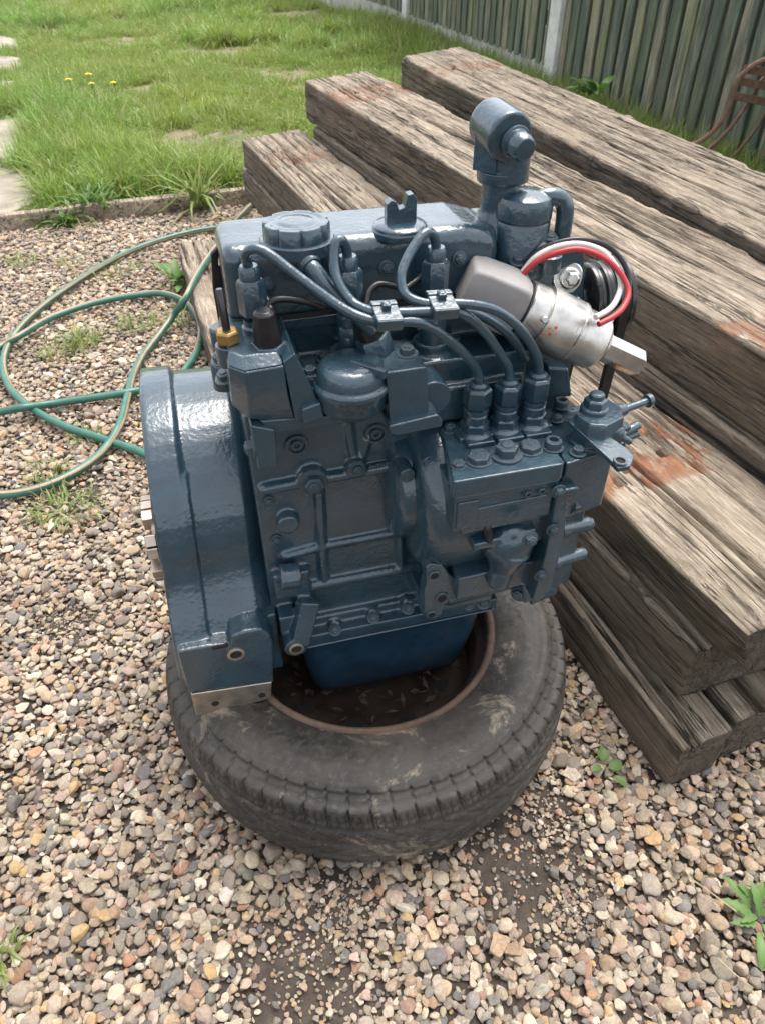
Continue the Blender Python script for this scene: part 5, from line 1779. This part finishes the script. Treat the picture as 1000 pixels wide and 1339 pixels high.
best = min((rad(a) for a in range(0, 360, 5)), key=lambda a: -(np.dot(onside(0, a, 1), vec((-.1, -.8, .2)))))
for k in range(9):
    a = best + rad(-32 + 6 * k)
    g.obox(onside(t_c2 - .010 + (.006 if k > 4 else 0), a, .0353), dn, (-math.sin(a) * u + math.cos(a) * v), (math.cos(a) * u + math.sin(a) * v), .0011, .0021, .0008)
g.build('case_step', M['alu'], body)
g = G()
for k, (dt, da) in enumerate(((0, 0), (.004, 9), (-.002, 14), (.006, -6))):
    a = best + rad(da + 8)
    g.obox(onside(t_c1 + .006 + dt, a, .0352), dn, (-math.sin(a) * u + math.cos(a) * v), (math.cos(a) * u + math.sin(a) * v), .0014, .0009 + .0006 * (k % 2), .0004)
g.build('inspection_mark', M['mark'], body)
a = best - rad(2)
G().lathe(onside(t_c1 - .004, a, .030), onside(0, a, 1), [(0, .004), (.007, .004), (.008, .003)], 14).build('terminal_screw', M['zinc'], body)
g = G()
g.loft([sp(t_h0 - .002, .0215, 40), sp(t_h0 + .006, .0205, 40)])
g.build('end_collar', M['bare'], SOL)
G().loft([sp(t_b1 - .003, .0275), sp(t_b1 - .002, .0302), sp(t_b1 + .001, .0302), sp(t_b1 + .002, .0285)]).build('seal_ring', M['black'], SOL)
G().lathe(dn * (t_h0 + .004), dn, [(0, .0165), (t_h1 - t_h0 - .006, .0165), (t_h1 - t_h0 - .003, .0145), (t_h1 - t_h0 - .003, 0)], 6, rot=.35).build('hex_adapter', M['zinc'], SOL, bevel=.0010)
G().lathe(dn * (t_h0 - .002) + vec((.004, .012, .024)), dn, [(0, .012), (.014, .012)], 6).build('lock_nut', M['zinc'], SOL, bevel=.0010)
g = G()
g.obox(dn * (t_c1 + .012) - v * .046 + vec((0, .020, 0)), u, dn, v, .010, .012, .018)
g.build('solenoid_bracket', PT, SOL, bevel=.002)
# wires from the boot over the top to the solenoid end
WIRES = (('red_wire', 'red', .0031, [(683, 359, .060), (700, 343, .056), (726, 331, .050), (757, 326, .044), (788, 337, .034), (811, 358, .020), (821, 382, .004), (814, 402, -.010), (801, 414, -.020), (782, 424, -.026)]),
         ('white_wire', 'white', .0032, [(683, 355, .066), (700, 336, .064), (726, 323, .060), (757, 319, .054), (786, 328, .044), (804, 348, .032), (811, 372, .018), (805, 393, .004), (794, 406, -.008), (778, 415, -.016)]),
         ('black_wire', 'black', .0030, [(682, 352, .072), (700, 331, .071), (726, 318, .068), (757, 313, .062), (790, 320, .054), (812, 340, .044), (822, 366, .030), (818, 392, .014), (806, 408, .0), (786, 418, -.012)]))
for nm, mat, r, pts in WIRES:
    G().tube([Q(*p) for p in pts], r, 12, 8).build(nm, M[mat], ENG)

# --- mounting plate, pulley and belt on the far end -------------------------
g = G()
pl = [(688, 338), (706, 330), (764, 325), (764, 405), (716, 420), (688, 400)]
g.prism([tuple(Q(x, y, .085)) for x, y in pl], [tuple(Q(x, y, .085) + vec((0, .03, 0))) for x, y in pl])
mp = g.build('pump_mounting_plate', PT, ENG, bevel=.003, seg=3)
c = Q(742, 364, .083)
g = G()
g.lathe(c + vec((0, .004, 0)), (-.1, -1, .25), [(0, .019), (.004, .019), (.0055, .017)], 32)
g.lathe(c + vec((0, -.001, .001)), (-.1, -1, .25), [(0, .0128), (.004, .0128), (.006, .010)], 32)
g.lathe(c + vec((0, -.004, .002)), (-.1, -1, .25), [(0, .0085), (.010, .0085), (.012, .006), (.012, .0)], 6)
g.build('flange_bolt', M['zinc'], mp, bevel=.0005)
for px, Y, r in (((686, 358), .075, .009), ((676, 342), .08, .007), ((716, 318), .09, .010)):
    bolt(Q(*px, Y), r, (0, -.3, 1), 'hex', mp)
g = G()
c = Q(716, 330, .09)
g.lathe(c + vec((0, 0, -.02)), (0, 0, 1), [(0, .017), (.018, .017), (.02, .014)], 24)
c2 = Q(702, 328, .085)
g.ball(c2, .014)
g.bar(c2, c + vec((0, 0, -.006)), .010, .010)
g.build('bleed_valve', PT, mp)
pc = Q(788, 388, .10)
g = G()
prof = [(0, .012), (0, .044), (.002, .047), (.006, .048), (.008, .0455), (.012, .0455), (.014, .050), (.018, .050), (.020, .047), (.027, .047), (.029, .0535), (.033, .0535), (.035, .049), (.042, .049), (.044, .055), (.050, .055), (.053, .049), (.053, .012)]
g.lathe(pc + vec((-.030, 0, 0)), (1, 0, 0), [(h * .92, r * .90) for h, r in prof], 72)
g.build('drive_pulley', M['pulley'], ENG, bevel=.0005)
g = G()
q0 = pc + vec((.004, 0, -.0))
lowc = vec((pc[0], .12, .40))
rr0, rr1 = .044, .055
ringo, ringi = [], []
for i in range(25):
    a = rad(-10 + 200 * i / 24); ringo.append((q0, rr0, a))
for i in range(25):
    a = rad(190 + 160 * i / 24); ringo.append((lowc, rr1, a))
loopo = [c_ + vec((0, (r_ + .004) * math.cos(a), (r_ + .004) * math.sin(a))) for c_, r_, a in ringo]
loopi = [c_ + vec((0, (r_ - .004) * math.cos(a), (r_ - .004) * math.sin(a))) for c_, r_, a in ringo]
n = len(loopo)
vs = []
for dx in (-.006, .006):
    vs += [tuple(p + vec((dx, 0, 0))) for p in loopo] + [tuple(p + vec((dx, 0, 0))) for p in loopi]
fs = []
for i in range(n):
    j = (i + 1) % n
    fs += [(i, j, 2 * n + j, 2 * n + i), (n + i, 3 * n + i, 3 * n + j, n + j), (i, n + i, n + j, j), (2 * n + i, 2 * n + j, 3 * n + j, 3 * n + i)]
g.add(vs, fs)
g.build('drive_belt', M['black'], ENG)
g = G()
g.cyl(pc + vec((-.08, 0, 0)), pc + vec((.0, 0, 0)), .014, n=30)
g.box(.455, .545, .07, .21, .56, .72)
g.box(.462, .53, .05, .22, .28, .57)
tim = g.build('timing_case', PT, ENG, bevel=.006, seg=3)
c = Q(736, 493, .06)
G().slab_y(XZ([(716, 480), (744, 482), (748, 520), (712, 520)], .05), .05, .08).build('belt_guard_lug', PT, tim, bevel=.004, seg=3)

# --- coolant outlet and filter canister ------------------------------------
po = QZ(652, 262, .825); po = vec((Q(652, 262, .125)[0], .125, 0))
zt1 = Q(652, 235, .125)[2]; zt2 = Q(655, 165, .125)[2]
g = G()
g.lathe((po[0], po[1], .72), (0, 0, 1), [(0, .027), (.070, .027), (.084, .024), (.092, .0205), (zt1 - .72 + .002, .0205)], 32)
g.obox((po[0] - .002, po[1] + .01, .782), (1, 0, 0), (0, 1, 0), (0, 0, 1), .020, .02, .024)
g.build('outlet_pipe', PT, ENG, remesh=.0022, smooth_it=4)
g = G()
zc = Q(652, 237, .125)[2]
g.lathe((po[0], po[1], zc), (0, 0, 1), [(0, .0255), (.003, .0270), (.012, .0270), (.014, .0250), (.016, .0250), (.017, .0258), (.050, .0258), (.052, .024)], 36)
g.obox((po[0] - .019, po[1] - .006, zc + .036), (.8, .6, 0), (-.6, .8, 0), (0, 0, 1), .009, .014, .022)
g.build('pipe_socket', PT, ENG, bevel=.0014)
g = G()
ec = Q(656, 172, .115)
dd = vec((.12, -.97, -.12)); dd = dd / np.linalg.norm(dd)
g.lathe(ec + dd * -.040, dd, [(.004, .014), (.007, .021), (.012, .0245), (.050, .0252), (.056, .0252), (.059, .0240), (.060, .0)], 40)
g.lathe((po[0] + .004, po[1] - .004, ec[2] - .05), (0, 0, 1), [(0, .0245), (.04, .023)], 32)
g.build('elbow_cap', PT, ENG, remesh=.0018, smooth_it=4)
g = G()
k0 = ec + dd * .019 + vec((.004, 0, -.003))
g.lathe(k0, dd, [(0, .0165), (.004, .0165), (.005, .0135), (.020, .0130), (.024, .0105), (.025, .0)], 32)
g.build('elbow_plug', PT, ENG, bevel=.0008)
cc = vec((Q(681, 300, .105)[0], .105, 0))
z0, z1 = Q(686, 335, .105)[2] - .02, Q(686, 250, .105)[2]
g = G()
Hh = z1 - z0
g.lathe((cc[0], cc[1], z0), (0, 0, 1), [(0, .031), (Hh - .030, .031), (Hh - .028, .0298), (Hh - .026, .0315), (Hh - .012, .0315), (Hh - .004, .0285), (Hh, .020), (Hh + .001, 0)], 44)
g.tube([(cc[0] + .010, cc[1] - .004, z1 - .010), (cc[0] + .028, cc[1] - .006, z1 - .006), (cc[0] + .042, cc[1] - .008, z1 - .012), (cc[0] + .046, cc[1] - .010, z1 - .030), (cc[0] + .045, cc[1] - .010, z1 - .075)], .0098, 18)
g.build('filter_canister', PT, ENG, bevel=.001)
